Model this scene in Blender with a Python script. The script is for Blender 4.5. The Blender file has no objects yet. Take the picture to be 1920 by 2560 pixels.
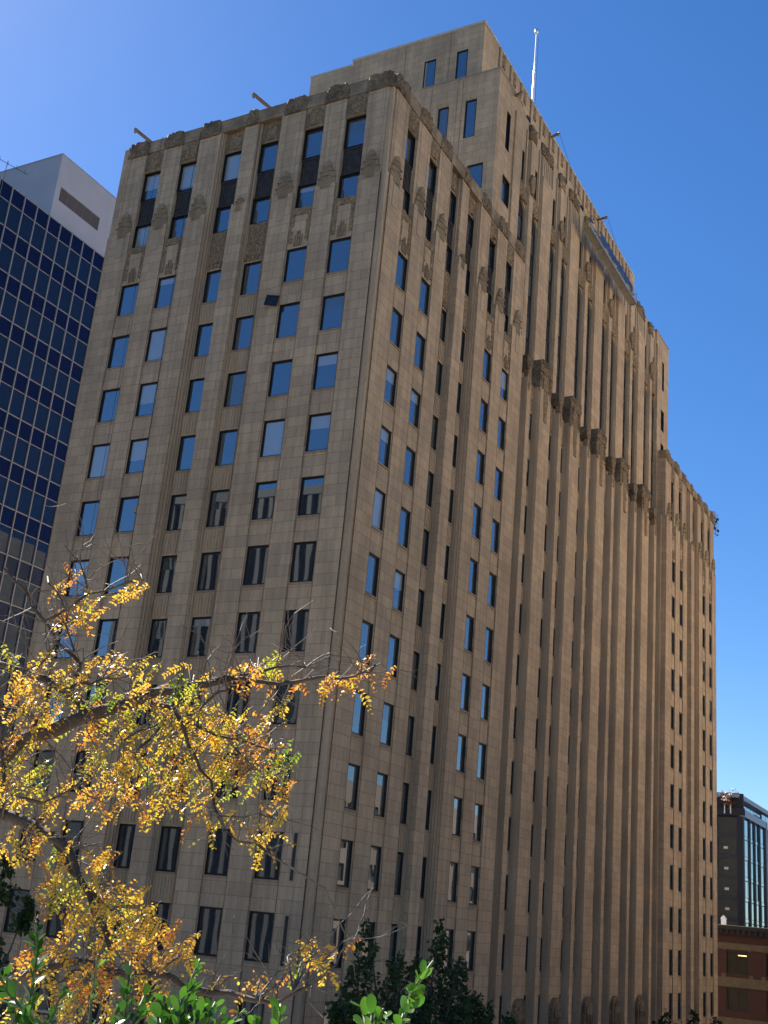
import bpy, math, random
from mathutils import Vector, Matrix, noise
R = math.radians
S = bpy.context.scene
COL = S.collection
rnd = random.Random(7)
ZO = 50.0                                   # building datum -> ground at z = 0

# ---------------------------------------------------------------- camera
CAM = Vector((-49.70096, -30.18466, -37.44103 + ZO))
RX = Vector((0.46497914, -0.88091166, 0.08825558))
RY = Vector((0.33134483, 0.08071604, -0.94005081))
RZ = Vector((0.82097808, 0.46634704, 0.3294168))
FPX = 2923.868
cd = bpy.data.cameras.new("camera")
cam = bpy.data.objects.new("camera", cd)
COL.objects.link(cam)
m = Matrix((RX, -RY, -RZ)).transposed().to_4x4()
m.translation = CAM
cam.matrix_world = m
cd.sensor_fit = 'HORIZONTAL'
cd.sensor_width = 36
cd.lens = FPX / 1920 * 36
cd.clip_start = 0.1
cd.clip_end = 3000
S.camera = cam

def at(u, v, d):
    "point at distance d along the line of sight of native photo pixel (u, v)"
    r = RX * ((u - 960) / FPX) + RY * ((v - 1280) / FPX) + RZ
    return CAM + r.normalized() * d

# ---------------------------------------------------------------- light
SUN_AZ, SUN_EL = R(23), R(43)               # azimuth from +Y towards +X
w = bpy.data.worlds.new("World")
S.world = w
w.use_nodes = True
nt = w.node_tree
bg = nt.nodes['Background']
sky = nt.nodes.new('ShaderNodeTexSky')
sky.sky_type = 'NISHITA'
sky.sun_disc = False
sky.sun_elevation = SUN_EL
sky.sun_rotation = SUN_AZ
sky.altitude = 300
sky.air_density = 1.0
sky.dust_density = 0.17
sky.ozone_density = 4.2
bg.inputs[1].default_value = 0.053
hs = nt.nodes.new('ShaderNodeHueSaturation')       # a phone camera's deeper blue
hs.inputs['Saturation'].default_value = 1.24
hs.inputs['Hue'].default_value = 0.506
nt.links.new(sky.outputs[0], hs.inputs['Color'])
nt.links.new(hs.outputs[0], bg.inputs[0])
sl = bpy.data.lights.new("sun", 'SUN')
sl.energy = 5.0
sl.angle = R(0.53)
sl.color = (1.0, 0.95, 0.87)
so = bpy.data.objects.new("sun", sl)
COL.objects.link(so)
sdir = Vector((math.sin(SUN_AZ) * math.cos(SUN_EL), math.cos(SUN_AZ) * math.cos(SUN_EL), math.sin(SUN_EL)))
so.rotation_euler = (-sdir).to_track_quat('-Z', 'Y').to_euler()
so.location = (0, 0, 200)
S.view_settings.view_transform = 'Standard'
S.view_settings.look = 'None'
S.view_settings.exposure = 1.6
S.view_settings.gamma = 1

# ---------------------------------------------------------------- materials
def mat(name, col, rough=0.7, metal=0.0, spec=0.5, var=0.0, scale=3.0, bump=0.0):
    M = bpy.data.materials.new(name)
    M.use_nodes = True
    n = M.node_tree.nodes; l = M.node_tree.links
    p = n['Principled BSDF']
    p.inputs['Base Color'].default_value = (*col, 1)
    p.inputs['Roughness'].default_value = rough
    p.inputs['Metallic'].default_value = metal
    p.inputs['Specular IOR Level'].default_value = spec
    if var or bump:
        g = n.new('ShaderNodeNewGeometry')
        t = n.new('ShaderNodeTexNoise')
        t.inputs['Scale'].default_value = scale
        t.inputs['Detail'].default_value = 6
        l.new(g.outputs['Position'], t.inputs['Vector'])
    if var:
        r = n.new('ShaderNodeValToRGB')
        r.color_ramp.elements[0].position = 0.3
        r.color_ramp.elements[1].position = 0.7
        r.color_ramp.elements[0].color = (*[c * (1 - var) for c in col], 1)
        r.color_ramp.elements[1].color = (*[min(1, c * (1 + var)) for c in col], 1)
        l.new(t.outputs[0], r.inputs[0]); l.new(r.outputs[0], p.inputs['Base Color'])
    if bump:
        b = n.new('ShaderNodeBump')
        b.inputs['Strength'].default_value = bump
        b.inputs['Distance'].default_value = 0.05
        l.new(t.outputs[0], b.inputs['Height']); l.new(b.outputs[0], p.inputs['Normal'])
    return M

def stone(name, base, joints=True, carved=False, dark=0.0, bw=1.24, rh=0.625):
    M = bpy.data.materials.new(name)
    M.use_nodes = True
    n = M.node_tree.nodes; l = M.node_tree.links
    p = n['Principled BSDF']
    p.inputs['Roughness'].default_value = 0.82
    p.inputs['Specular IOR Level'].default_value = 0.3
    g = n.new('ShaderNodeNewGeometry')
    sp = n.new('ShaderNodeSeparateXYZ'); l.new(g.outputs['Position'], sp.inputs[0])
    ad = n.new('ShaderNodeMath'); ad.operation = 'ADD'
    l.new(sp.outputs['X'], ad.inputs[0]); l.new(sp.outputs['Y'], ad.inputs[1])
    cb = n.new('ShaderNodeCombineXYZ')
    l.new(ad.outputs[0], cb.inputs['X']); l.new(sp.outputs['Z'], cb.inputs['Y'])
    def noi(scale, vec, det=5):
        t = n.new('ShaderNodeTexNoise'); t.inputs['Scale'].default_value = scale
        t.inputs['Detail'].default_value = det; l.new(vec, t.inputs['Vector']); return t
    def ramp(src, a, b, ca, cb_):
        r = n.new('ShaderNodeValToRGB')
        r.color_ramp.elements[0].position = a; r.color_ramp.elements[1].position = b
        r.color_ramp.elements[0].color = (*ca, 1); r.color_ramp.elements[1].color = (*cb_, 1)
        l.new(src, r.inputs[0]); return r
    def mix(bt, f, a, b):
        x = n.new('ShaderNodeMix'); x.data_type = 'RGBA'; x.blend_type = bt
        if isinstance(f, float): x.inputs[0].default_value = f
        else: l.new(f, x.inputs[0])
        l.new(a, x.inputs[6])
        if isinstance(b, tuple): x.inputs[7].default_value = (*b, 1)
        else: l.new(b, x.inputs[7])
        return x.outputs[2]
    big = noi(0.22, g.outputs['Position'])
    c0 = ramp(big.outputs[0], 0.3, 0.72, tuple(v * 0.84 for v in base), tuple(v * 1.12 for v in base)).outputs[0]
    if joints:
        bt = n.new('ShaderNodeTexBrick')
        bt.inputs['Scale'].default_value = 1.0
        bt.inputs['Brick Width'].default_value = bw
        bt.inputs['Row Height'].default_value = rh
        bt.inputs['Mortar Size'].default_value = 0.012
        bt.inputs['Mortar Smooth'].default_value = 0.0
        bt.inputs['Bias'].default_value = 0.0
        bt.inputs['Color1'].default_value = (0.91, 0.90, 0.91, 1)
        bt.inputs['Color2'].default_value = (1.12, 1.09, 1.05, 1)
        bt.inputs['Mortar'].default_value = (0.58, 0.49, 0.43, 1)
        bt.offset = 0.5
        mp = n.new('ShaderNodeMapping'); mp.inputs['Location'].default_value = (0.2, 0.01, 0)
        l.new(cb.outputs[0], mp.inputs[0]); l.new(mp.outputs[0], bt.inputs['Vector'])
        c0 = mix('MULTIPLY', 1.0, c0, bt.outputs['Color'])
    # vertical rain streaks
    mp2 = n.new('ShaderNodeMapping'); mp2.inputs['Scale'].default_value = (2.6, 2.6, 0.16)
    l.new(g.outputs['Position'], mp2.inputs[0])
    st = noi(1.0, mp2.outputs[0], 4)
    c0 = mix('MULTIPLY', 0.5, c0, ramp(st.outputs[0], 0.36, 0.62, (0.74, 0.71, 0.68), (1.08, 1.07, 1.06)).outputs[0])
    fine = noi(9.0, g.outputs['Position'], 6)
    c0 = mix('MULTIPLY', 0.6, c0, ramp(fine.outputs[0], 0.3, 0.7, (0.84, 0.83, 0.82), (1.12, 1.12, 1.12)).outputs[0])
    if dark:
        dk = noi(0.9, g.outputs['Position'], 7)
        r = ramp(dk.outputs[0], 0.42, 0.64, (0, 0, 0), (dark, dark, dark))
        c0 = mix('MIX', r.outputs[0], c0, (0.085, 0.064, 0.044))
    l.new(c0, p.inputs['Base Color'])
    b = n.new('ShaderNodeBump')
    if carved:
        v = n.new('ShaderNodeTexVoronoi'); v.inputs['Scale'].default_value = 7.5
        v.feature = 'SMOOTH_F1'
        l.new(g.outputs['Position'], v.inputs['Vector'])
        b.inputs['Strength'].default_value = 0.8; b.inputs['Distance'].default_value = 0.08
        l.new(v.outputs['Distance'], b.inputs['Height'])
        c0 = mix('MULTIPLY', 1.0, c0, ramp(v.outputs['Distance'], 0.10, 0.60, (1.08, 1.07, 1.05), (0.62, 0.57, 0.52)).outputs[0])  # shade in the crevices of the relief painted into the colour
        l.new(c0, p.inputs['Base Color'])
    else:
        b.inputs['Strength'].default_value = 0.25; b.inputs['Distance'].default_value = 0.03
        l.new(fine.outputs[0], b.inputs['Height'])
    l.new(b.outputs[0], p.inputs['Normal'])
    return M

def glass(name, tint=(0.034, 0.044, 0.054), refl=0.30, rcol=(0.92, 0.97, 1.0), wave=0.02, wscale=0.9, inner_rough=0.6):
    M = bpy.data.materials.new(name)
    M.use_nodes = True
    n = M.node_tree.nodes; l = M.node_tree.links
    p = n['Principled BSDF']
    p.inputs['Base Color'].default_value = (*tint, 1)
    p.inputs['Roughness'].default_value = inner_rough
    p.inputs['Specular IOR Level'].default_value = 0.0
    gl = n.new('ShaderNodeBsdfGlossy'); gl.inputs['Roughness'].default_value = 0.015
    gl.inputs['Color'].default_value = (*rcol, 1)
    ge = n.new('ShaderNodeNewGeometry')
    dt = n.new('ShaderNodeVectorMath'); dt.operation = 'DOT_PRODUCT'
    l.new(ge.outputs['Normal'], dt.inputs[0]); l.new(ge.outputs['Incoming'], dt.inputs[1])
    def mth(op, a, b=None):
        q = n.new('ShaderNodeMath'); q.operation = op
        if isinstance(a, float): q.inputs[0].default_value = a
        else: l.new(a, q.inputs[0])
        if isinstance(b, float): q.inputs[1].default_value = b
        return q
    ab = mth('ABSOLUTE', dt.outputs['Value'])
    om = n.new('ShaderNodeMath'); om.operation = 'SUBTRACT'; om.inputs[0].default_value = 1.0; l.new(ab.outputs[0], om.inputs[1])
    pw = mth('POWER', om.outputs[0], 4.0)
    mr = n.new('ShaderNodeMapRange')
    mr.inputs['To Min'].default_value = refl; mr.inputs['To Max'].default_value = 1.0
    l.new(pw.outputs[0], mr.inputs['Value'])
    mx = n.new('ShaderNodeMixShader')
    l.new(mr.outputs[0], mx.inputs[0]); l.new(p.outputs[0], mx.inputs[1]); l.new(gl.outputs[0], mx.inputs[2])
    l.new(mx.outputs[0], n['Material Output'].inputs[0])
    if wave:
        g = n.new('ShaderNodeNewGeometry')
        mp = n.new('ShaderNodeMapping'); mp.inputs['Scale'].default_value = (1, 1, 0.55)
        t = n.new('ShaderNodeTexNoise'); t.inputs['Scale'].default_value = wscale; t.inputs['Detail'].default_value = 1
        l.new(g.outputs['Position'], mp.inputs[0]); l.new(mp.outputs[0], t.inputs['Vector'])
        b = n.new('ShaderNodeBump'); b.inputs['Strength'].default_value = 1.0; b.inputs['Distance'].default_value = wave
        l.new(t.outputs[0], b.inputs['Height']); l.new(b.outputs[0], gl.inputs['Normal'])
    return M

def leafmat(name, stops, rough=0.45, trans=0.5, spec=0.5):
    M = bpy.data.materials.new(name)
    M.use_nodes = True
    n = M.node_tree.nodes; l = M.node_tree.links
    p = n['Principled BSDF']
    g = n.new('ShaderNodeNewGeometry')
    r = n.new('ShaderNodeValToRGB')
    cr = r.color_ramp
    cr.elements[0].position = stops[0][0]; cr.elements[0].color = (*stops[0][1], 1)
    cr.elements[1].position = stops[-1][0]; cr.elements[1].color = (*stops[-1][1], 1)
    for q, c in stops[1:-1]:
        e = cr.elements.new(q); e.color = (*c, 1)
    at_ = n.new('ShaderNodeAttribute'); at_.attribute_name = 'tone'
    l.new(at_.outputs['Fac'], r.inputs[0])
    l.new(r.outputs[0], p.inputs['Base Color'])
    p.inputs['Roughness'].default_value = rough
    p.inputs['Specular IOR Level'].default_value = spec
    tr = n.new('ShaderNodeBsdfTranslucent'); l.new(r.outputs[0], tr.inputs[0])
    mx = n.new('ShaderNodeMixShader'); mx.inputs[0].default_value = trans
    l.new(p.outputs[0], mx.inputs[1]); l.new(tr.outputs[0], mx.inputs[2])
    l.new(mx.outputs[0], n['Material Output'].inputs[0])
    return M

BASE = (0.50, 0.370, 0.242)
STONE = stone('limestone_blocks', BASE)
PLAIN = stone('limestone_plain', BASE, joints=False)
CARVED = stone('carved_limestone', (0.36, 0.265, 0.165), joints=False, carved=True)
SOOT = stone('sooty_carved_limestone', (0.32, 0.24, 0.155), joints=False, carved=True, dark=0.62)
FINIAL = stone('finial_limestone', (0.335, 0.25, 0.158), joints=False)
SOOTW = stone('sooty_limestone_blocks', (0.38, 0.285, 0.185), dark=0.55)
RUST = mat('rusty_joint_filler', (0.25, 0.145, 0.085), 0.9, var=0.35, scale=2.0)
SILL = stone('sill_stone', (0.36, 0.265, 0.18), joints=False)
BRONZE = mat('dark_bronze_frame', (0.016, 0.014, 0.013), 0.45, 0.0, 0.4)
SPAND = mat('dark_metal_spandrel', (0.062, 0.049, 0.041), 0.6, 0.3, 0.4, var=0.4, scale=4)
GLASS = glass('window_glass', wave=0.002, wscale=0.7)
BLIND = glass('window_glass_over_pale_blind', tint=(0.30, 0.33, 0.34), refl=0.22, wave=0.004)
GREYB = glass('window_glass_over_grey_shade', tint=(0.075, 0.085, 0.08), refl=0.22, wave=0.006)
DARK = mat('dark_interior', (0.012, 0.012, 0.012), 0.9)
ROOF = mat('gravel_roof', (0.28, 0.27, 0.26), 0.9, var=0.2, scale=6)
STEEL = mat('galvanised_steel', (0.42, 0.42, 0.41), 0.45, 0.7, var=0.15)
WHITEP = mat('white_paint', (0.8, 0.8, 0.78), 0.4)
ROPE = mat('dark_rope', (0.03, 0.028, 0.026), 0.8)
WOODB = mat('weathered_beam', (0.34, 0.24, 0.17), 0.7, var=0.2, scale=5)

# ---------------------------------------------------------------- mesh helpers
class MB:
    def __init__(s): s.v = []; s.f = []; s.mi = []; s.tone = None; s.sm = False
    def quad(s, a, b, c, d, mi=0):
        k = len(s.v); s.v += [a, b, c, d]; s.f.append((k, k + 1, k + 2, k + 3)); s.mi.append(mi)
    def poly(s, pts, mi=0):
        k = len(s.v); s.v += list(pts); s.f.append(tuple(range(k, k + len(pts)))); s.mi.append(mi)
    def box(s, F, u0, u1, n0, n1, z0, z1, mi=0, skip=''):
        P = [F(u, n_, z) for z in (z0, z1) for n_ in (n0, n1) for u in (u0, u1)]
        k = len(s.v); s.v += P
        for nm, f in (('b', (0, 1, 3, 2)), ('t', (4, 6, 7, 5)), ('i', (0, 4, 5, 1)), ('o', (2, 3, 7, 6)), ('l', (0, 2, 6, 4)), ('r', (1, 5, 7, 3))):
            if nm in skip: continue
            s.f.append(tuple(k + i for i in f)); s.mi.append(mi)
    def prism(s, F, pts, n0, n1, mi=0):
        "outline pts [(u, z)] extruded from n0 to n1"
        k = len(s.v); N = len(pts)
        s.v += [F(u, n0, z) for u, z in pts] + [F(u, n1, z) for u, z in pts]
        s.f.append(tuple(range(k, k + N))); s.mi.append(mi)
        s.f.append(tuple(range(k + 2 * N - 1, k + N - 1, -1))); s.mi.append(mi)
        for i in range(N):
            j = (i + 1) % N
            s.f.append((k + i, k + N + i, k + N + j, k + j)); s.mi.append(mi)
    def tube(s, pts, rads, seg=7, mi=0, cap=True):
        k0 = len(s.v); N = len(pts)
        prev = None
        for i, p in enumerate(pts):
            d = (pts[min(i + 1, N - 1)] - pts[max(i - 1, 0)]).normalized()
            a = d.orthogonal().normalized() if prev is None else (prev - d * prev.dot(d)).normalized()
            prev = a
            b = d.cross(a)
            for q in range(seg):
                t = 2 * math.pi * q / seg
                s.v.append(p + (a * math.cos(t) + b * math.sin(t)) * rads[i])
        for i in range(N - 1):
            for q in range(seg):
                r = (q + 1) % seg
                s.f.append((k0 + i * seg + q, k0 + i * seg + r, k0 + (i + 1) * seg + r, k0 + (i + 1) * seg + q)); s.mi.append(mi)
        if cap:
            s.f.append(tuple(k0 + q for q in reversed(range(seg)))); s.mi.append(mi)
            s.f.append(tuple(k0 + (N - 1) * seg + q for q in range(seg))); s.mi.append(mi)
    def build(s, name, mats, parent=None, smooth=False):
        me = bpy.data.meshes.new(name)
        me.from_pydata([tuple(v) for v in s.v], [], s.f)
        if not isinstance(mats, (list, tuple)): mats = [mats]
        for m_ in mats: me.materials.append(m_)
        me.polygons.foreach_set('material_index', s.mi)
        if smooth: me.polygons.foreach_set('use_smooth', [True] * len(s.f))
        if s.tone is not None:
            a = me.attributes.new('tone', 'FLOAT', 'FACE'); a.data.foreach_set('value', s.tone)
        me.update()
        o = bpy.data.objects.new(name, me)
        COL.objects.link(o)
        if parent: o.parent = parent
        return o

def merge(dst, src):
    k = len(dst.v); dst.v += src.v; dst.f += [tuple(i + k for i in t) for t in src.f]; dst.mi += src.mi
def tag(o, label=None, cat=None, group=None, kind=None):
    if label: o['label'] = label
    if cat: o['category'] = cat
    if group: o['group'] = group
    if kind: o['kind'] = kind
    return o
def empty(name, loc=(0, 0, 0)):
    o = bpy.data.objects.new(name, None); COL.objects.link(o); o.location = loc
    o.empty_display_size = 0.3
    return o
def thing(name, label, cat, group=None):
    return tag(empty(name), label, cat, group)

FL = lambda u, n, z: Vector((-n, u, z + ZO))                # left facade, u runs back along +Y
FR = lambda u, n, z: Vector((u, -n, z + ZO))                # right facade, u runs along +X
XL = 83.27
FM = lambda u, n, z: Vector((XL - u, -n, z + ZO))           # far wing, mirrored
XT = 17.2
FT = lambda u, n, z: Vector((XT - n, u, z + ZO))            # left face of the upper tower
XP = 20.25
FP = lambda u, n, z: Vector((XP - n, u, z + ZO))            # left face of the penthouse
W3 = lambda x, y, z: Vector((x, y, z + ZO))

def wallgrid(mb, F, u0, u1, z0, z1, n, ops, depth=0.3, mi=0):
    us = sorted({u0, u1, *[o[0] for o in ops], *[o[1] for o in ops]})
    zs = sorted({z0, z1, *[o[2] for o in ops], *[o[3] for o in ops]})
    us = [u for u in us if u0 - 1e-6 <= u <= u1 + 1e-6]; zs = [z for z in zs if z0 - 1e-6 <= z <= z1 + 1e-6]
    for a, b in zip(us, us[1:]):
        for c, d in zip(zs, zs[1:]):
            if b - a < 1e-5 or d - c < 1e-5: continue
            mu, mz = (a + b) / 2, (c + d) / 2
            if any(o[0] < mu < o[1] and o[2] < mz < o[3] for o in ops): continue
            mb.quad(F(a, n, c), F(b, n, c), F(b, n, d), F(a, n, d), mi)
    for a, b, c, d in ops:
        m_ = n - depth
        mb.quad(F(a, n, c), F(a, n, d), F(a, m_, d), F(a, m_, c), mi)
        mb.quad(F(b, n, d), F(b, n, c), F(b, m_, c), F(b, m_, d), mi)
        mb.quad(F(a, n, d), F(b, n, d), F(b, m_, d), F(a, m_, d), mi)
        mb.quad(F(b, n, c), F(a, n, c), F(a, m_, c), F(b, m_, c), mi)

# ================================================================= MAIN BUILDING
tower = thing('stone_tower', 'tall tan limestone art deco tower with dark square windows filling the middle of the photo', 'building')
H = 3.75
WH = 2.2566
def rowz(r): return (-(r - 2) * H - WH, -(r - 2) * H)
ROWS = range(2, 15)
GB = -50.0

# ---- windows -----------------------------------------------------
nwin = [0]
restF, restP = MB(), MB()
def win_geo(F, u0, u1, z0, z1, n, fr=0.07, dep=0.13):
    f = MB()
    t = 0.03
    a, b, c, d = u0 + .003, u1 - .003, z0 + .003, z1 - .003
    # dark lining of the reveal
    for (p, q, r_, s_) in ((a, a + t, c, d), (b - t, b, c, d), (a + t, b - t, d - t, d), (a + t, b - t, c, c + t)):
        f.box(F, p, q, n - dep, n - 0.03, r_, s_)
    a += t; b -= t; c += t; d -= t
    # sash
    for (p, q, r_, s_) in ((a, a + fr, c, d), (b - fr, b, c, d), (a + fr, b - fr, d - fr, d), (a + fr, b - fr, c, c + fr)):
        f.box(F, p, q, n - dep - .05, n - dep + .05, r_, s_)
    return f, (a + fr, b - fr, c + fr, d - fr)
def pane_geo(mb, F, r4, n, blind, mi_off=0):
    a, b, c, d = r4
    jt = [rnd.uniform(-.006, .006) for _ in range(2)]
    def q(z0, z1, mi):
        mb.quad(F(a, n + jt[0], z0), F(b, n - jt[0], z0), F(b, n - jt[0] + jt[1], z1), F(a, n + jt[0] + jt[1], z1), mi)
    if blind is None: q(c, d, 0)
    else:
        k, fr = blind
        zm = d - (d - c) * fr
        q(zm, d, k)
        if fr < .98: q(c, zm, 0)
GM = [GLASS, BLIND, GREYB]
def window(F, u0, u1, z0, z1, n, own, blind=None, dep=0.13):
    f, r4 = win_geo(F, u0, u1, z0, z1, n, dep=dep)
    if own:
        o = f.build('window', BRONZE, tower)
        p = MB(); pane_geo(p, F, r4, n - dep, blind); p.build('pane', GM, o)
        nwin[0] += 1
        return o
    k = len(restF.v)
    restF.v += f.v; restF.f += [tuple(i + k for i in t) for t in f.f]; restF.mi += f.mi
    pane_geo(restP, F, r4, n - dep, blind)

def blind_for(face, c, r):
    fix = {('L', 5, 3): (1, 1.0), ('L', 5, 4): (1, .62), ('L', 5, 5): (1, .62), ('L', 6, 5): (1, 1.0), ('L', 1, 5): (1, .38), ('L', 2, 5): (1, 1.0),
           ('R', 1, 4): (1, .35), ('R', 1, 5): (1, .32), ('R', 1, 6): (1, 1.0), ('L', 4, 0): (1, 1.0), ('L', 6, 1): (1, 1.0), ('L', 5, 0): (1, .9)}
    if (face, c, r) in fix: return fix[(face, c, r)]
    x = rnd.random()
    if r < 9 and x > .86: return (1, rnd.choice([.2, .3, .45, .6]))
    if r >= 9 and x < .35: return (2, rnd.choice([1.0, .6, .4]))
    if x < .10: return (2, rnd.choice([1.0, .5, .35]))
    return None

# ---- carved ornament meshes ---------------------------------------
def rough_block(F, outline, n0, n1, step=0.16, amp=0.07, seed=0):
    amp *= 1.0
    "block with a stepped outline function half(z)->half width, front face displaced into carved relief"
    mb = MB()
    z0, z1, uc, half = outline
    nz = max(3, int((z1 - z0) / step)); nu = max(4, int(2 * half(z0) / step))
    fr = []
    for i in range(nz + 1):
        z = z0 + (z1 - z0) * i / nz
        h = half(z)
        row = []
        for j in range(nu + 1):
            t = j / nu * 2 - 1
            edge = 1 - abs(t) ** 6
            q = noise.noise(Vector((uc * 3.1 + t * h * 4.2 + seed, z * 4.2, seed * 1.7)))
            row.append(F(uc + t * h, n1 + (q * amp * 2 if 0 < j < nu else -amp), z + (q * .05 if 0 < i else 0)))
        fr.append(row)
    k = len(mb.v)
    for row in fr: mb.v += row
    C = nu + 1
    for i in range(nz):
        for j in range(nu):
            mb.f.append((k + i * C + j, k + i * C + j + 1, k + (i + 1) * C + j + 1, k + (i + 1) * C + j)); mb.mi.append(0)
    # sides, top, bottom back to n0
    def strip(pts, back):
        for a, b, c, d in zip(pts, pts[1:], back[1:], back): mb.quad(a, b, c, d)
    zs = [z0 + (z1 - z0) * i / nz for i in range(nz + 1)]
    strip([r[0] for r in fr], [F(uc - half(z), n0, z) for z in zs])
    strip([r[-1] for r in fr], [F(uc + half(z), n0, z) for z in zs])
    strip(fr[-1], [F(uc + (j / nu * 2 - 1) * half(z1), n0, z1) for j in range(nu + 1)])
    strip(fr[0], [F(uc + (j / nu * 2 - 1) * half(z0), n0, z0) for j in range(nu + 1)])
    return mb
def finial(F, uc, w_, n0=-0.15, base=3.9, top=5.65):
    mb = MB()
    h = w_ / 2
    # stepped, fluted finial: skirt, bell, collar, leafy crown
    def tier(z0, z1, h0, h1, dep, flutes):
        N = flutes
        for i in range(N):
            t0 = -1 + 2 * i / N; t1 = -1 + 2 * (i + 1) / N; tm = (t0 + t1) / 2
            def P(t, hh, z, d): return F(uc + t * hh, n0 + d * (1 - .55 * t * t), z)
            g = .035
            mb.quad(P(t0, h0, z0, dep - g), P(tm, h0, z0, dep + g), P(tm, h1, z1, dep * .82 + g), P(t0, h1, z1, dep * .82 - g))
            mb.quad(P(tm, h0, z0, dep + g), P(t1, h0, z0, dep - g), P(t1, h1, z1, dep * .82 - g), P(tm, h1, z1, dep * .82 + g))
        mb.quad(F(uc - h0, n0, z0), F(uc - h0, n0 + dep * .4, z0), F(uc - h1, n0 + dep * .34, z1), F(uc - h1, n0, z1))
        mb.quad(F(uc + h0, n0, z0), F(uc + h0, n0 + dep * .4, z0), F(uc + h1, n0 + dep * .34, z1), F(uc + h1, n0, z1))
        mb.box(F, uc - h1, uc + h1, n0, n0 + dep * .5, z1 - .02, z1)
    L = top - base
    tier(base - .35, base + .25 * L, h, h * .98, .22, 7)
    mb.box(F, uc - h * 1.06, uc + h * 1.06, n0, n0 + .2, base + .24 * L, base + .30 * L)
    tier(base + .30 * L, base + .52 * L, h * .90, h * .78, .26, 6)
    mb.box(F, uc - h * .84, uc + h * .84, n0, n0 + .25, base + .52 * L, base + .57 * L)
    tier(base + .57 * L, base + .76 * L, h * .66, h * .50, .27, 5)
    r = rough_block(F, (base + .74 * L, top, uc, lambda z: h * (.52 - .30 * max(0, (z - base - .74 * L) / (.26 * L)) ** 1.5)), n0, n0 + .24, .1, .05, uc)
    k = len(mb.v); mb.v += r.v; mb.f += [tuple(i + k for i in t) for t in r.f]; mb.mi += r.mi
    return mb

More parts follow.
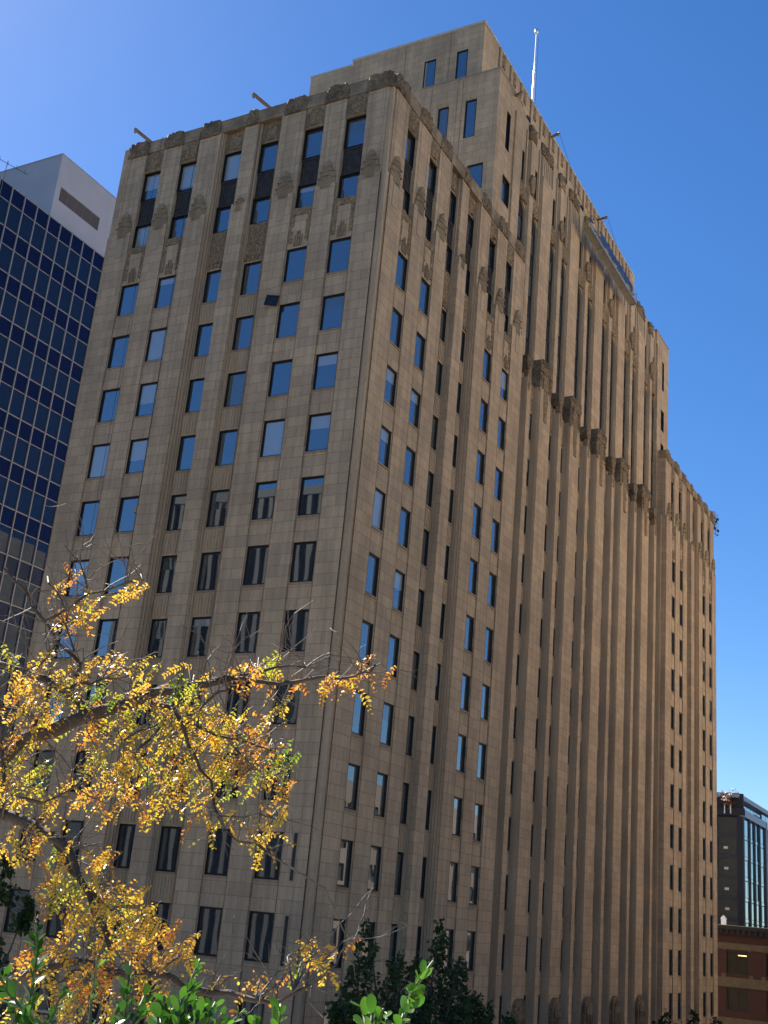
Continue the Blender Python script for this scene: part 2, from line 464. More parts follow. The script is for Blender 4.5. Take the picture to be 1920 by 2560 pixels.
# ---- wing facade ---------------------------------------------------
wall = MB()                                  # mats: 0 stone, 1 rust joints, 2 sill, 3 plain, 4 sooty
WM = [STONE, RUST, SILL, PLAIN, SOOTW]
PT = 10.35
def joint(F, u, n, z0, z1, wd=0.022):
    wall.box(F, u - wd, u + wd, n - .01, n + .006, z0, z1, 1, skip='ib')
def wing(F, W, wins, face, sooty=True):
    half = [(a, b) for a, b in wins]
    full = half + [(W - b, W - a) for a, b in reversed(half)]
    cols = full
    mid = (2, 3)
    piers = []
    # plain piers between bays
    edges = [.40]
    for i, (a, b) in enumerate(full):
        if i in mid: continue
    p = [(.40, full[0][0]), (full[0][1], full[1][0]), (full[1][1], full[2][0] - .36),
         (full[3][1] + .36, full[4][0]), (full[4][1], full[5][0]), (full[5][1], W - .0)]
    for i, (a, b) in enumerate(p):
        lo = GB
        dz = .85 if i == 0 else 1.4
        wall.box(F, a, b, -dz, 0, lo, 4.05)
        wall.box(F, a + (.0 if i else .12), b - (.0 if i < 5 else .12), -dz, -.16, 4.05, PT)
        joint(F, a + .012, 0, lo, 4.0); joint(F, b - .012, 0, lo, 4.0)
        if b - a > 1.0:
            q = (b - a) * .2
            joint(F, a + q, -.16, 4.6, PT, .012); joint(F, b - q, -.16, 4.6, PT, .012)
    # corner pilaster, slightly set back
    # stepped jambs of the middle pair + pilaster
    for s_ in (0, 1):
        T = (lambda u: u) if s_ == 0 else (lambda u: W - u)
        a2 = full[2][0]; b2 = full[2][1]
        for (x, y, n) in ((a2 - .36, a2 - .22, -.13), (a2 - .22, a2 - .08, -.26), (a2 - .08, a2, -.40), (b2, b2 + .1, -.36)):
            u0, u1 = sorted((T(x), T(y)))
            wall.box(F, u0, u1, -1.4, n, GB, PT, 3)
            joint(F, T(y), n, GB, PT, .014)
    c0, c1 = full[2][1] + .1, full[3][0] - .1
    wall.box(F, c0, c1, -1.4, -.03, GB, 4.3)
    wall.box(F, c0 + .08, c1 - .08, -1.4, -.2, 4.3, PT)
    # bays
    for i, (a, b) in enumerate(full):
        n = -.52 if i in mid else -.07
        ops = [(a + (.0 if i in mid else 0.001), b - (.0 if i in mid else 0.001), *rowz(r)) for r in ROWS]
        ops = [(a + .02, b - .02, z0, z1) for (_, _, z0, z1) in ops]
        wallgrid(wall, F, a, b, GB, 2.78, n, ops, .34, 3 if i in mid else 0)
        wallgrid(wall, F, a, b, 8.80, PT, n - .16 if i not in mid else -.5, [], .3, 4)
        wall.quad(F(a, n, 2.78), F(b, n, 2.78), F(b, -.9, 2.78), F(a, -.9, 2.78), 2)
        wall.quad(F(a, n - .16, 8.8), F(b, n - .16, 8.8), F(b, -.9, 8.8), F(a, -.9, 8.8), 2)
        for r in ROWS:
            z0, z1 = rowz(r)
            wall.box(F, a + .002, b - .002, n - .3, n + .05, z0 - .11, z0, 2)
            if i in mid and r < 14:      # fluted spandrel
                for k in range(7):
                    uu = a + (b - a) * (k + .5) / 7
                    wall.box(F, uu - .05, uu + .05, n - .02, n + .045, rowz(r + 1)[1] + .12, z0 - .2, 3, skip='i')
    # parapet
    wall.box(F, .95, W - .2, -1.0, -.16, PT, 11.3, 4)
    # windows
    for i, (a, b) in enumerate(full):
        n = -.52 if i in mid else -.07
        for r in ROWS:
            own = (face == 'L' and r <= 12) or (face == 'R' and i < 2 and r <= 10)
            z0, z1 = rowz(r)
            window(F, a + .02, b - .02, z0, z1, n, own, blind_for(face, i + 1, r))
        nn = -.45 if i not in mid else -.62
        for r, (z0, z1) in ((1, (2.80, 4.69)), (0, (6.64, 8.79))):
            window(F, a + .005, b - .005, z0, z1, nn + .14, face == 'L' , blind_for(face, i + 1, r), dep=.2)
        sp = MB()
        sp.box(F, a + .01, b - .01, nn - .3, nn, 4.69, 6.64)
        for k in range(8):
            uu = a + (b - a) * (k + .5) / 8
            sp.box(F, uu - .045, uu + .045, nn, nn + .035, 4.85, 6.5, skip='i')
        sp.box(F, a + .01, b - .01, nn, nn + .07, 6.5, 6.62); sp.box(F, a + .01, b - .01, nn, nn + .07, 4.7, 4.82)
        sp.build('metal_spandrel', SPAND, tower)
        # carved panel under the tall windows
        n = -.52 if i in mid else -.07
        pm = MB()
        if i in mid:
            r1 = rough_block(F, (0.42, 2.72, (a + b) / 2, lambda z: (b - a) / 2 - .04), n - .02, n + .07, .13, .06, i * 3.3)
            pm.v += r1.v; pm.f += r1.f; pm.mi += r1.mi
            for k in range(5):
                uu = a + (b - a) * (k + .5) / 5
                pm.box(F, uu - .08, uu + .08, n, n + .1, .1, .4)
        else:
            for (x0, x1, y0, y1) in ((a + .02, a + .32, .35, 2.3), (b - .32, b - .02, .35, 2.3), (a + .02, b - .02, 2.3, 2.78)):
                r1 = rough_block(F, (y0, y1, (x0 + x1) / 2, lambda z: (x1 - x0) / 2), n - .02, n + .05, .11, .05, i * 2.1 + x0)
                k = len(pm.v); pm.v += r1.v; pm.f += [tuple(q + k for q in t) for t in r1.f]; pm.mi += r1.mi
            for k in range(4):
                uu = (a + b) / 2 + (k - 1.5) * .16
                pm.box(F, uu - .045, uu + .045, n, n + .05, .12, .9 + .25 * (k in (1, 2)))
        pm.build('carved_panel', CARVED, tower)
        # plaque over the upper window
        nq = n - .16 if i not in mid else -.5
        pm = rough_block(F, (8.95, 10.25, (a + b) / 2, lambda z: .33 + .1 * math.sin((z - 8.95) * 2.4)), nq - .02, nq + .08, .1, .06, i + 9)
        for k in range(3):
            for sgn in (-1, 1):
                uu = (a + b) / 2 + sgn * (.48 + .11 * k)
                pm.box(F, uu - .035, uu + .035, nq, nq + .04, 8.9, 9.9)
        pm.build('carved_plaque', CARVED, tower)
    # finials and parapet caps on the piers
    pc = [1.2, (full[0][1] + full[1][0]) / 2, (full[1][1] + full[2][0] - .36) / 2]
    pc = pc + [W / 2] + [W - x for x in reversed(pc)]
    for k, u in enumerate(pc):
        if k == 3:
            finial(F, u, .78, -.2, 4.0, 4.75).build('finial', FINIAL, tower)
            cw = .45
        else:
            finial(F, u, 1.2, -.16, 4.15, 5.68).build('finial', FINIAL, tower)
            wall.box(F, u - .3, u + .3, -.02, .035, 2.2, 3.7, 3)
            cw = .85 if k not in (0, 6) else .95
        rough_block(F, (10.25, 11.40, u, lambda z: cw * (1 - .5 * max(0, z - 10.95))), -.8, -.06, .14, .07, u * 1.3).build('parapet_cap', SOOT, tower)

WL, WR_ = 21.2, 21.83
WINL = [(1.95, 3.47), (4.98, 6.47), (8.45, 9.91)]
WINR = [(2.235, 3.624), (5.35, 6.73), (8.72, 10.18)]
for T_ in (lambda x: x, lambda x: XL - x):
    a, b = sorted((T_(.06), T_(.9))); wall.box(W3, a, b, .06, .9, GB, 4.05, 3)
    a, b = sorted((T_(.24), T_(.9))); wall.box(W3, a, b, .24, .9, 4.05, PT, 3)
for F in (FL, FR):
    joint(F, .405, 0, GB, 4.0, .03)
wing(FL, WL, WINL, 'L')
wing(FR, WR_, WINR, 'R')
wing(FM, WR_, WINR, 'F')
# cores, roofs, back walls
for x0, x1 in ((.9, 21.2), (XL - 21.2, XL - .9)):
    wall.box(W3, x0, x1, .9, 20.6, GB, 10.7, 3)
wall.box(W3, .1, 21.83, 20.6, 21.25, GB, 11.1)
wall.box(W3, XL - 21.83, XL - .1, 20.6, 21.25, GB, 11.1)
wall.box(W3, XL - .9, XL - .12, .9, 20.6, GB, 11.1)
wall.box(W3, 21.0, 21.7, 1.0, 20.6, 4, 11.1)
wall.box(W3, XL - 21.75, XL - 21.0, 1.0, 20.6, 4, 11.1)

# ---- centre section --------------------------------------------------
CX = XL / 2
WIDE = [CX + 6.91 * k for k in (-2, -1, 0, 1, 2)]
NARR = [CX + d for d in (-17.27, -10.365, -3.455, 3.455, 10.365, 17.27)]
center_pts = sorted([(c, 'w') for c in WIDE] + [(c, 'n') for c in NARR])
for c, k in center_pts:
    if k == 'w':
        wall.box(W3, c - 1.1, c + 1.1, .41, 2.4, GB, 2.4)
        for s_ in (-1, 1):
            for d0, d1, y in ((1.1, 1.17, .47), (1.17, 1.24, .54)):
                a, b = sorted((c + s_ * d0, c + s_ * d1)); wall.box(W3, a, b, y, 2.4, GB, 2.3, 3)
                joint(FR, c + s_ * d0, -y, GB, 2.3, .016)
        wall.box(W3, c - 1.1, c + 1.1, 1.08, 2.6, 2.4, 21.8)
        for s_ in (-1, 1):
            for d0, d1, y in ((1.1, 1.17, 1.17), (1.17, 1.24, 1.25)):
                a, b = sorted((c + s_ * d0, c + s_ * d1)); wall.box(W3, a, b, y, 2.9, 2.3, 21.8, 3)
                wall.box(W3, a, b, y + .06, 2.9, 21.8, 24.3, 3)
        # fluted head
        for q in range(5):
            uu = c + (q - 2) * .42
            wall.box(W3, uu - .14, uu + .14, 1.22, 2.4, 21.9, 24.3, 3)
        pm = rough_block(FR, (3.75, 4.72, c, lambda z: 1.17), -1.25, -.34, .16, .09, c)
        for q in range(6):
            uu = c + (q - 2.5) * .38
            pm.box(FR, uu - .12, uu + .12, -1.1, -.30, 4.45, 4.78)
        for s_ in (-1, 1):
            a, b = sorted((c + s_ * .7, c + s_ * 1.13)); merge(pm, rough_block(FR, (2.0, 3.75, (a + b) / 2, lambda z: .2 + .03 * z), -1.1, -.40, .14, .07, c + s_))
        pm.build('pier_cap', SOOT, tower)
        rough_block(FR, (2.4, 3.75, c, lambda z: .55), -.6, -.37, .13, .06, c).build('carved_panel', CARVED, tower)
        # pendant under the cap
        pm = rough_block(FR, (-.2, 2.35, c, lambda z: .32 + .18 * max(0, z + .2) / 2.5), -.5, -.33, .16, .06, c * 2)
        pm.build('carved_pendant', CARVED, tower)
        rough_block(FR, (23.9, 25.0, c, lambda z: 1.3), -2.0, -1.12, .18, .1, c + 5).build('parapet_cap', SOOT, tower)
        # carved arched base
        mb = MB()
        hw = 1.0
        arc = [(c - hw, GB)] + [(c - hw * math.cos(t), -42.2 + .85 * math.sin(t)) for t in [math.pi * q / 12 for q in range(13)]] + [(c + hw, GB)]
        mb.prism(FR, arc, -.45, -.12)
        hw = .72
        arc = [(c - hw, GB)] + [(c - hw * math.cos(t), -42.35 + .6 * math.sin(t)) for t in [math.pi * q / 12 for q in range(13)]] + [(c + hw, GB)]
        mb.prism(FR, arc, -.2, -.02)
        for q in range(4):
            uu = c + (q - 1.5) * .34
            mb.box(FR, uu - .06, uu + .06, -.1, .03, GB, -42.6)
        mb.build('arched_pier_base', SOOT, tower)
    else:
        wall.box(W3, c - .38, c + .38, .41, 2.4, GB, 2.0)
        for s_ in (-1, 1):
            for d0, d1, y in ((.38, .43, .47), (.43, .48, .54)):
                a, b = sorted((c + s_ * d0, c + s_ * d1)); wall.box(W3, a, b, y, 2.4, GB, 1.9, 3)
                joint(FR, c + s_ * d0, -y, GB, 1.9, .016)
        wall.box(W3, c - .40, c + .40, 1.08, 2.6, 2.0, 24.2)
        for s_ in (-1, 1):
            for d0, d1, y in ((.40, .45, 1.17), (.45, .50, 1.25)):
                a, b = sorted((c + s_ * d0, c + s_ * d1)); wall.box(W3, a, b, y, 2.9, 1.9, 24.3, 3)
        pm = rough_block(FR, (2.7, 3.75, c, lambda z: .30 + .26 * min(1, (z - 2.7) / .5)), -1.15, -.36, .12, .07, c)
        pm.build('pier_cap', SOOT, tower)
        rough_block(FR, (1.0, 2.7, c, lambda z: .26), -.8, -.37, .12, .05, c).build('carved_pendant', CARVED, tower)
        rough_block(FR, (18.3, 20.1, c, lambda z: .36 + .1 * math.sin(z * 3)), -1.2, -.86, .13, .09, c + 2).build('carved_figure', CARVED, tower)
        rough_block(FR, (23.4, 24.75, c, lambda z: .62), -2.0, -1.04, .15, .08, c + 7).build('parapet_cap', SOOT, tower)
# bays between
ends = [21.83] + [x for c, k in center_pts for x in ((c - 1.24, c + 1.24) if k == 'w' else (c - .49, c + .49))] + [XL - 21.83]
for i in range(0, len(ends), 2):
    a, b = ends[i], ends[i + 1]
    if b - a > 1.4 and i in (0, len(ends) - 2):
        # outer bays: moulded jamb next to the wing
        if i == 0: wall.box(W3, a, a + .25, .5, 2.4, GB, 4, 3); a2, b2 = a + .25, b
        else: wall.box(W3, b - .25, b, .5, 2.4, GB, 4, 3); a2, b2 = a, b - .25
    else: a2, b2 = a, b
    ops = [(a2 + .02, b2 - .02, *rowz(r)) for r in ROWS]
    wallgrid(wall, FR, a2, b2, GB, 2.4, -.96, ops, .3, 3)
    for r in ROWS:
        z0, z1 = rowz(r)
        wall.box(FR, a2 + .002, b2 - .002, -1.3, -.90, z0 - .12, z0, 2)
        window(FR, a2 + .02, b2 - .02, z0, z1, -.96, False, blind_for('C', i, r), dep=.08)
        if r < 14:
            for k in range(4):
                uu = a2 + (b2 - a2) * (k + .5) / 4
                wall.box(FR, uu - .06, uu + .06, -1.05, -.92, rowz(r + 1)[1] + .1, z0 - .2, 3, skip='i')
    rough_block(FR, (0.15, 2.3, (a2 + b2) / 2, lambda z: (b2 - a2) / 2 - .03), -1.05, -.9, .15, .07, i).build('carved_panel', CARVED, tower)
    # upper bay
    wall.quad(FR(a, -.9, 2.4), FR(b, -.9, 2.4), FR(b, -2.7, 2.4), FR(a, -2.7, 2.4), 2)
    ua, ub = a, b
    for z1 in (4.7, 8.45, 12.2, 15.95):
        window(FR, ua + .15, ub - .15, z1 - 2.2, z1, -1.42, False, None, dep=.08)
    restF.box(FR, ua, ub, -2.6, -1.52, 2.4, 17.4)
    # arch head and wall above
    hw = (ub - ua) / 2; uc = (ua + ub) / 2
    arch = [(ua, 18.2), (ua, 16.3)] + [(uc - hw * math.cos(t), 16.3 + .95 * math.sin(t)) for t in [math.pi * q / 12 for q in range(1, 12)]] + [(ub, 16.3), (ub, 18.2)]
    wall.prism(FR, arch, -2.5, -1.36, 3)
    sl_ = [(uc - .36, uc + .36, 18.9, 21.7)]
    wallgrid(wall, FR, ua - .2, ub + .2, 18.2, 25.0, -1.36, sl_, .3, 3)
    window(FR, uc - .36, uc + .36, 18.9, 21.7, -1.36, False, None, dep=.12)
    for s_ in (-1, 1):
        wall.box(FR, uc + s_ * .52 - .09, uc + s_ * .52 + .09, -1.5, -1.24, 18.4, 24.0, 3)
    rough_block(FR, (17.2, 18.7, uc, lambda z: hw - .06), -1.5, -1.22, .13, .09, i + 3).build('carved_bracket', CARVED, tower)
wall.box(W3, 21.9, XL - 21.9, 2.75, 8, GB, 25.0, 3)
wall.box(W3, 21.9, XL - 21.9, 1.45, 2.6, 24.3, 25.25, 4)

# ---- tower end blocks -------------------------------------------------
for F, own in ((FR, 1), (FM, 0)):
    ops = [(18.95, 19.72, 19.2, 22.65), (18.86, 20.3, 14.45, 16.78), (18.86, 20.3, 11.2, 12.9)]
    wallgrid(wall, F, XT, 20.45, 10.5, 25.2, -1.2, ops, .32)
    for k, o in enumerate(ops): window(F, *o, -1.2, False, dep=.24)
    wall.box(F, 20.45, 21.95, -3, -1.08, 4, 23.7)
    wall.box(F, 20.45, 21.95, -3, -1.2, 23.7, 25.2)
    joint(F, 20.47, -1.08, 10.5, 23.7)
    wall.box(F, XT + .5, 21.9, -8, -1.5, 10.6, 25.05, 3)
    G = (lambda u, n, z: Vector((XT - n, u, z + ZO))) if own else (lambda u, n, z: Vector((XL - XT + n, u, z + ZO)))
    ops = [(5.4, 6.32, 19.6, 22.95), (3.02, 3.98, 19.5, 23.0), (2.1, 3.4, 14.6, 16.9)]
    wallgrid(wall, G, 1.2, 8.0, 10.5, 25.2, 0, ops, .32)
    for k, o in enumerate(ops): window(G, *o, 0, False, (2, 1.0) if k == 0 else None, dep=.12)
    for u in (4.3, 7.0): joint(G, u, 0, 10.5, 25.0, .03)
    wall.box(G, 4.75, 6.95, -.1, .05, 23.3, 25.2, 0); wall.box(G, 4.75, 5.3, -.1, .05, 10.5, 23.3, 0); wall.box(G, 6.42, 6.95, -.1, .05, 10.5, 23.3, 0)
    wall.box(G, 1.2, 8.0, -.5, .03, 25.2, 25.4, 2)
    wall.box(F, XT - .02, 22, -1.8, -1.17, 25.21, 25.42, 2)

# ---- penthouse ---------------------------------------------------------
ops = [(8.6, 9.7, 28.24, 31.0), (5.68, 6.7, 28.24, 31.06), (12.6, 13.6, 28.24, 31.0)]
wallgrid(wall, FP, 4.33, 16.9, 25.0, 33.3, 0, ops, .3)
for o in ops: window(FP, *o, 0, False, dep=.1)
for u in (7.65, 11.9): wall.box(FP, u - .28, u + .28, -.1, .06, 25.0, 33.3, 0)
wall.box(W3, XP + .5, XL - XP, 4.9, 9.5, 25, 33.2, 3); wall.box(W3, XP + .05, XP + 5, 9.5, 16.85, 11, 33.2, 0)
wall.box(W3, XP + .05, XP + 5, 16.9, 21.2, 11, 32.9, 0)
fops = []
x = XP
wallgrid(wall, FR, XP, XL - XP, 25.0, 33.3, -4.33, [], .3)
wall.quad(W3(XL - XP, 4.33, 25), W3(XL - XP, 9.5, 25), W3(XL - XP, 9.5, 33.3), W3(XL - XP, 4.33, 33.3))
k = 0
x = 23.6
while x < XL - XP - 1:
    wall.box(W3, x - .22, x + .22, 4.18, 4.5, 25, 33.3, 0); joint(FR, x - .24, -4.33, 25, 33.3, .05)
    rough_block(FR, (31.9, 33.2, x + .75, lambda z: .4), -4.5, -4.22, .14, .07, x).build('carved_plaque', CARVED, tower)
    if k % 2 == 0: window(FR, x + 1.2, x + 1.9, 28.3, 30.9, -4.05, False, dep=.1)
    x += 2.42; k += 1
cop = MB()
cop.box(W3, XP - .06, XL - XP + .06, 4.27, 4.75, 33.3, 33.52)
cop.box(W3, XP - .06, XP + .4, 4.75, 16.96, 33.3, 33.52)
cop.box(W3, XP, XP + .45, 16.97, 21.26, 32.9, 33.08)
cop.box(W3, XL - XP - .4, XL - XP + .06, 4.75, 9.5, 33.3, 33.52)
cop.build('roof_coping', mat('pale_coping', (0.5, 0.45, 0.36), .7, var=.1), tower)
rf = MB()
rf.box(W3, .9, 21.2, .9, 20.7, 10.72, 10.8); rf.box(W3, XL - 21.2, XL - .9, .9, 20.7, 10.72, 10.8)
rf.box(W3, XT + .4, XL - XT - .4, 1.7, 7.9, 25.1, 25.14)
rf.box(W3, XP + .3, XL - XP - .3, 4.8, 9.4, 33.24, 33.28)
rf.build('roof', ROOF, tower)
# wall grilles by the corner at street level
for z0, z1 in ((-36.03, -33.72), (-39.86, -37.53)):
    g = MB(); g.box(FL, 1.09, 1.35, -.02, .03, z0, z1, 1)
    g.box(FL, 1.13, 1.31, .03, .05, z0 + .05, z1 - .05, 0)
    for q in range(18): 
        zz = z0 + .1 + q * (z1 - z0 - .2) / 17
        g.box(FL, 1.135, 1.305, .05, .065, zz - .02, zz + .02, 0)
    g.build('wall_grille', [mat('grille_grey', (.05, .044, .036), .9), mat('grille_rim', (.36, .31, .24), .8)], tower)
wall.build('wall', WM, tower)
o = restF.build('window', BRONZE, tower); o['kind'] = 'stuff'; o['label'] = 'remaining dark framed windows of the tower'
restP.build('pane', GM, o)
# the sash swung open beside a fourth floor window
sash = MB()
hp = [Vector((-.12, 6.42, -3.25 + ZO)), Vector((-.34, 7.16, -3.17 + ZO)), Vector((-.42, 7.24, -3.86 + ZO)), Vector((-.18, 6.50, -3.94 + ZO))]
ctr = sum(hp, Vector()) / 4
nn = (hp[1] - hp[0]).cross(hp[3] - hp[0]).normalized() * .03
inn = [p + (ctr - p) * .22 for p in hp]
for i in range(4):
    j = (i + 1) % 4
    for s_ in (-1, 1): sash.quad(hp[i] + nn * s_, hp[j] + nn * s_, inn[j] + nn * s_, inn[i] + nn * s_)
    sash.quad(hp[i] - nn, hp[j] - nn, hp[j] + nn, hp[i] + nn); sash.quad(inn[i] - nn, inn[j] - nn, inn[j] + nn, inn[i] + nn)
for a, b in ((inn[0], inn[2]), (inn[1], inn[3])): sash.tube([a, b], [.02, .02], 5)
so_ = sash.build('open_sash', BRONZE, tower); so_['label'] = 'small dark sash swung open from the wall'
pn = MB(); pn.quad(*inn); pn.build('pane', glass('dark_sash_glass', tint=(.012, .016, .022), refl=.05), so_)

# ================================================================= ROOF EQUIPMENT
def outrigger(a, b, label, w_=.085):
    mb = MB(); a = Vector(a); b = Vector(b)
    d = (b - a).normalized(); s_ = d.cross(Vector((0, 0, 1))).normalized()
    F = lambda u, n, z: a + d * u + s_ * n + d.cross(s_) * -z
    L = (b - a).length
    mb.box(F, 0, L, -w_, w_, -w_, -w_ + .05); mb.box(F, 0, L, -w_, w_, w_ - .05, w_); mb.box(F, 0, L, -.025, .025, -w_ + .05, w_ - .05)
    mb.box(F, L - .25, L - .1, -.06, .06, -w_ - .16, -w_)
    tag(mb.build('outrigger_beam', WOODB), label, 'roof beam', 'outrigger beams on the roof edges')
outrigger(W3(1.2, 18.6, 10.9), W3(-.75, 19.93, 11.95), 'sunlit outrigger beam poking over the parapet at the tower left end')
outrigger(W3(1.2, 8.9, 10.95), W3(-.75, 10.2, 11.95), 'sunlit outrigger beam poking over the middle of the left parapet')
outrigger(W3(21.2, 2.6, 25.5), W3(19.75, .35, 24.7), 'grey outrigger beam at the near corner of the tall roof, left of the flagpole')
outrigger(W3(37.4, 6.3, 33.8), W3(34.7, 2.97, 32.3), 'dark outrigger beam against the sky just right of the flagpole')
outrigger(W3(51.4, 6.3, 33.6), W3(48.55, 2.83, 31.95), 'dark outrigger beam against the sky above the hanging platform')
outrigger(W3(80.0, .9, 11.3), W3(84.4, .35, 12.35), 'short outrigger beam at the far right roof corner of the tower')
def rope(pts, label, r=.018):
    mb = MB(); pts = [Vector(p) for p in pts]
    mb.tube(pts, [r] * len(pts), 5)
    tag(mb.build('rope', ROPE), label, 'rope', 'ropes hanging from the roof beams')
rope([W3(-.62, 14.1, 10.2), W3(-.5, 14.4, 4), W3(-.45, 14.4, -4), W3(-.45, 14.3, -18), W3(-.45, 14.3, -30)], 'dark rope hanging down the second window column from the left')
rope([W3(-.7, 17.3, 10.6), W3(-.5, 17.5, 4), W3(-.45, 17.5, -4), W3(-.45, 17.6, -20)], 'dark rope hanging down the leftmost window column', .012)
rope([W3(34.65, 2.97, 32.2), W3(34.5, 0.05, 22.5)], 'thin rope from the roof beam to the near end of the hanging platform', .014)
rope([W3(48.5, 2.83, 31.85), W3(48.4, 0.05, 22.5)], 'thin rope from the roof beam to the far end of the hanging platform', .014)

# hanging platform
st = thing('hanging_platform', 'long grey aluminium work platform hung below the tower roofline', 'work platform')
ALU = mat('aluminium_deck', (.36, .33, .29), .5, .25, var=.12, scale=2)
X0, X1, Y0, Y1, ZP = 34.5, 48.55, -.38, .32, 21.3
b = MB(); b.box(W3, X0, X1, Y0, Y1, ZP, ZP + .06); b.build('deck', ALU, st)
b = MB()
for k in range(5):
    xx = X0 + (X1 - X0) * k / 4
    b.box(W3, xx - .03, xx + .03, Y0 + .02, Y1 - .02, ZP - .05, ZP)
b.box(W3, X0, X1, Y0 - .03, Y0, ZP - .06, ZP + .22); b.box(W3, X0, X1, Y1, Y1 + .03, ZP - .06, ZP + .22)
b.build('toe_board', STEEL, st)
b = MB()
for yy in (Y0, Y1):
    for zz in (.55, 1.1): b.tube([W3(X0, yy, ZP + zz), W3(X1, yy, ZP + zz)], [.025] * 2, 6)
    for k in range(9):
        xx = X0 + (X1 - X0) * k / 8
        b.tube([W3(xx, yy, ZP), W3(xx, yy, ZP + 1.1)], [.022] * 2, 6)
for xx in (X0, X1):
    for zz in (.55, 1.1): b.tube([W3(xx, Y0, ZP + zz), W3(xx, Y1, ZP + zz)], [.025] * 2, 6)
b.build('guard_rail', STEEL, st)
for xx in (X0 + .25, X1 - .25):
    b = MB(); b.box(W3, xx - .2, xx + .2, -.18, .15, ZP + .1, ZP + .75)
    b.tube([W3(xx - .25, -.02, ZP + .06), W3(xx - .25, -.02, ZP + 1.9)], [.03] * 2, 6); b.tube([W3(xx + .25, -.02, ZP + .06), W3(xx + .25, -.02, ZP + 1.9)], [.03] * 2, 6)
    b.box(W3, xx - .28, xx + .28, -.06, .02, ZP + 1.85, ZP + 1.95)
    b.build('hoist_motor', mat('yellow_hoist', (.55, .33, .06), .5), st)
# blue tarpaulin slung along the rail
tp = MB()
N = 60
grid = []
for i in range(N + 1):
    xx = X0 + 2.4 + (X1 - X0 - 4.2) * i / N
    row = []
    for j in range(7):
        t = j / 6
        q = noise.noise(Vector((xx * 1.3, t * 2, 1))) ; q2 = noise.noise(Vector((xx * .7, 4, t)))
        row.append(W3(xx + .1 * q2, Y0 - .06 - .13 * q - .05 * t, ZP + 1.14 - (.85 + .2 * q2) * t))
    grid.append(row)
k = 0
for row in grid: tp.v += row
for i in range(N):
    for j in range(6):
        tp.f.append((i * 7 + j, i * 7 + j + 1, i * 7 + j + 8, i * 7 + j + 7)); tp.mi.append(0)
tag(tp.build('tarpaulin', mat('blue_tarpaulin', (.02, .05, .16), .5, var=.4, scale=1.5), smooth=True), 'crumpled blue tarpaulin slung along the hanging platform rail', 'tarpaulin')

# worker at the near end, skinned body
def skin_obj(name, joints, edges, material, parent=None, sub=2):
    me = bpy.data.meshes.new(name)
    me.from_pydata([j[0] for j in joints], edges, [])
    o = bpy.data.objects.new(name, me); COL.objects.link(o)
    md = o.modifiers.new('skin', 'SKIN')
    lay = me.skin_vertices[0] if me.skin_vertices else None
    if lay is None:
        bpy.context.view_layer.objects.active = o
    for i, j in enumerate(joints):
        r = j[1]
        me.skin_vertices[0].data[i].radius = r if isinstance(r, tuple) else (r, r)
    me.skin_vertices[0].data[0].use_root = True
    s_ = o.modifiers.new('sub', 'SUBSURF'); s_.levels = sub; s_.render_levels = sub
    me.materials.append(material)
    if parent: o.parent = parent
    return o
wk = thing('person', 'worker in dark jacket and pale trousers standing at the near end of the hanging platform', 'person')
wx, wy, wz = 35.35, -.08, ZP + .06 + ZO
J = [((0, 0, .92), (.15, .12)), ((0, 0, 1.15), (.14, .1)), ((0, 0, 1.38), (.17, .11)), ((0, 0, 1.5), (.06, .06)), ((.0, -.02, 1.64), (.09, .1)),  # pelvis..head
     ((.1, 0, .88), (.1, .1)), ((.11, -.03, .48), (.07, .07)), ((.11, 0, .08), (.05, .05)), ((.11, -.15, .03), (.045, .035)),
     ((-.1, 0, .88), (.1, .1)), ((-.11, -.02, .48), (.07, .07)), ((-.12, .03, .08), (.05, .05)), ((-.12, -.12, .03), (.045, .035)),
     ((.2, 0, 1.4), (.065, .065)), ((.27, -.08, 1.13), (.05, .05)), ((.24, -.3, 1.08), (.038, .038)), ((.23, -.38, 1.08), (.03, .03)),
     ((-.2, 0, 1.4), (.065, .065)), ((-.3, .05, 1.16), (.05, .05)), ((-.3, .25, 1.22), (.038, .038)), ((-.3, .33, 1.24), (.03, .03))]
E_ = [(0, 1), (1, 2), (2, 3), (3, 4), (0, 5), (5, 6), (6, 7), (7, 8), (0, 9), (9, 10), (10, 11), (11, 12), (2, 13), (13, 14), (14, 15), (15, 16), (2, 17), (17, 18), (18, 19), (19, 20)]
JK = mat('dark_jacket', (.025, .03, .05), .8)
body = skin_obj('body', [((p[0] + wx, p[1] + wy, p[2] + wz), r) for p, r in J], E_, JK, wk)
hb = MB()
for i in range(6):
    for j in range(12):
        def hp_(i, j):
            t = math.pi / 2 * i / 6; f = 2 * math.pi * j / 12
            return Vector((wx + .135 * math.cos(t) * math.cos(f), wy - .02 + .15 * math.cos(t) * math.sin(f), wz + 1.69 + .12 * math.sin(t)))
        hb.quad(hp_(i, j), hp_(i, j + 1), hp_(i + 1, j + 1), hp_(i + 1, j))
hb.build('hard_hat', mat('grey_hard_hat', (.35, .37, .4), .4), wk, True)
tr = MB()
for sx in (-1, 1):
    tr.tube([Vector((wx + sx * .07, wy, wz + .95)), Vector((wx + sx * .1, wy, wz + .86)), Vector((wx + sx * .112, wy - .025, wz + .48)), Vector((wx + sx * .115, wy + .01, wz + .1))], [.12, .125, .098, .085], 10)
tr.build('trousers', mat('pale_trousers', (.36, .29, .2), .8), wk, True)

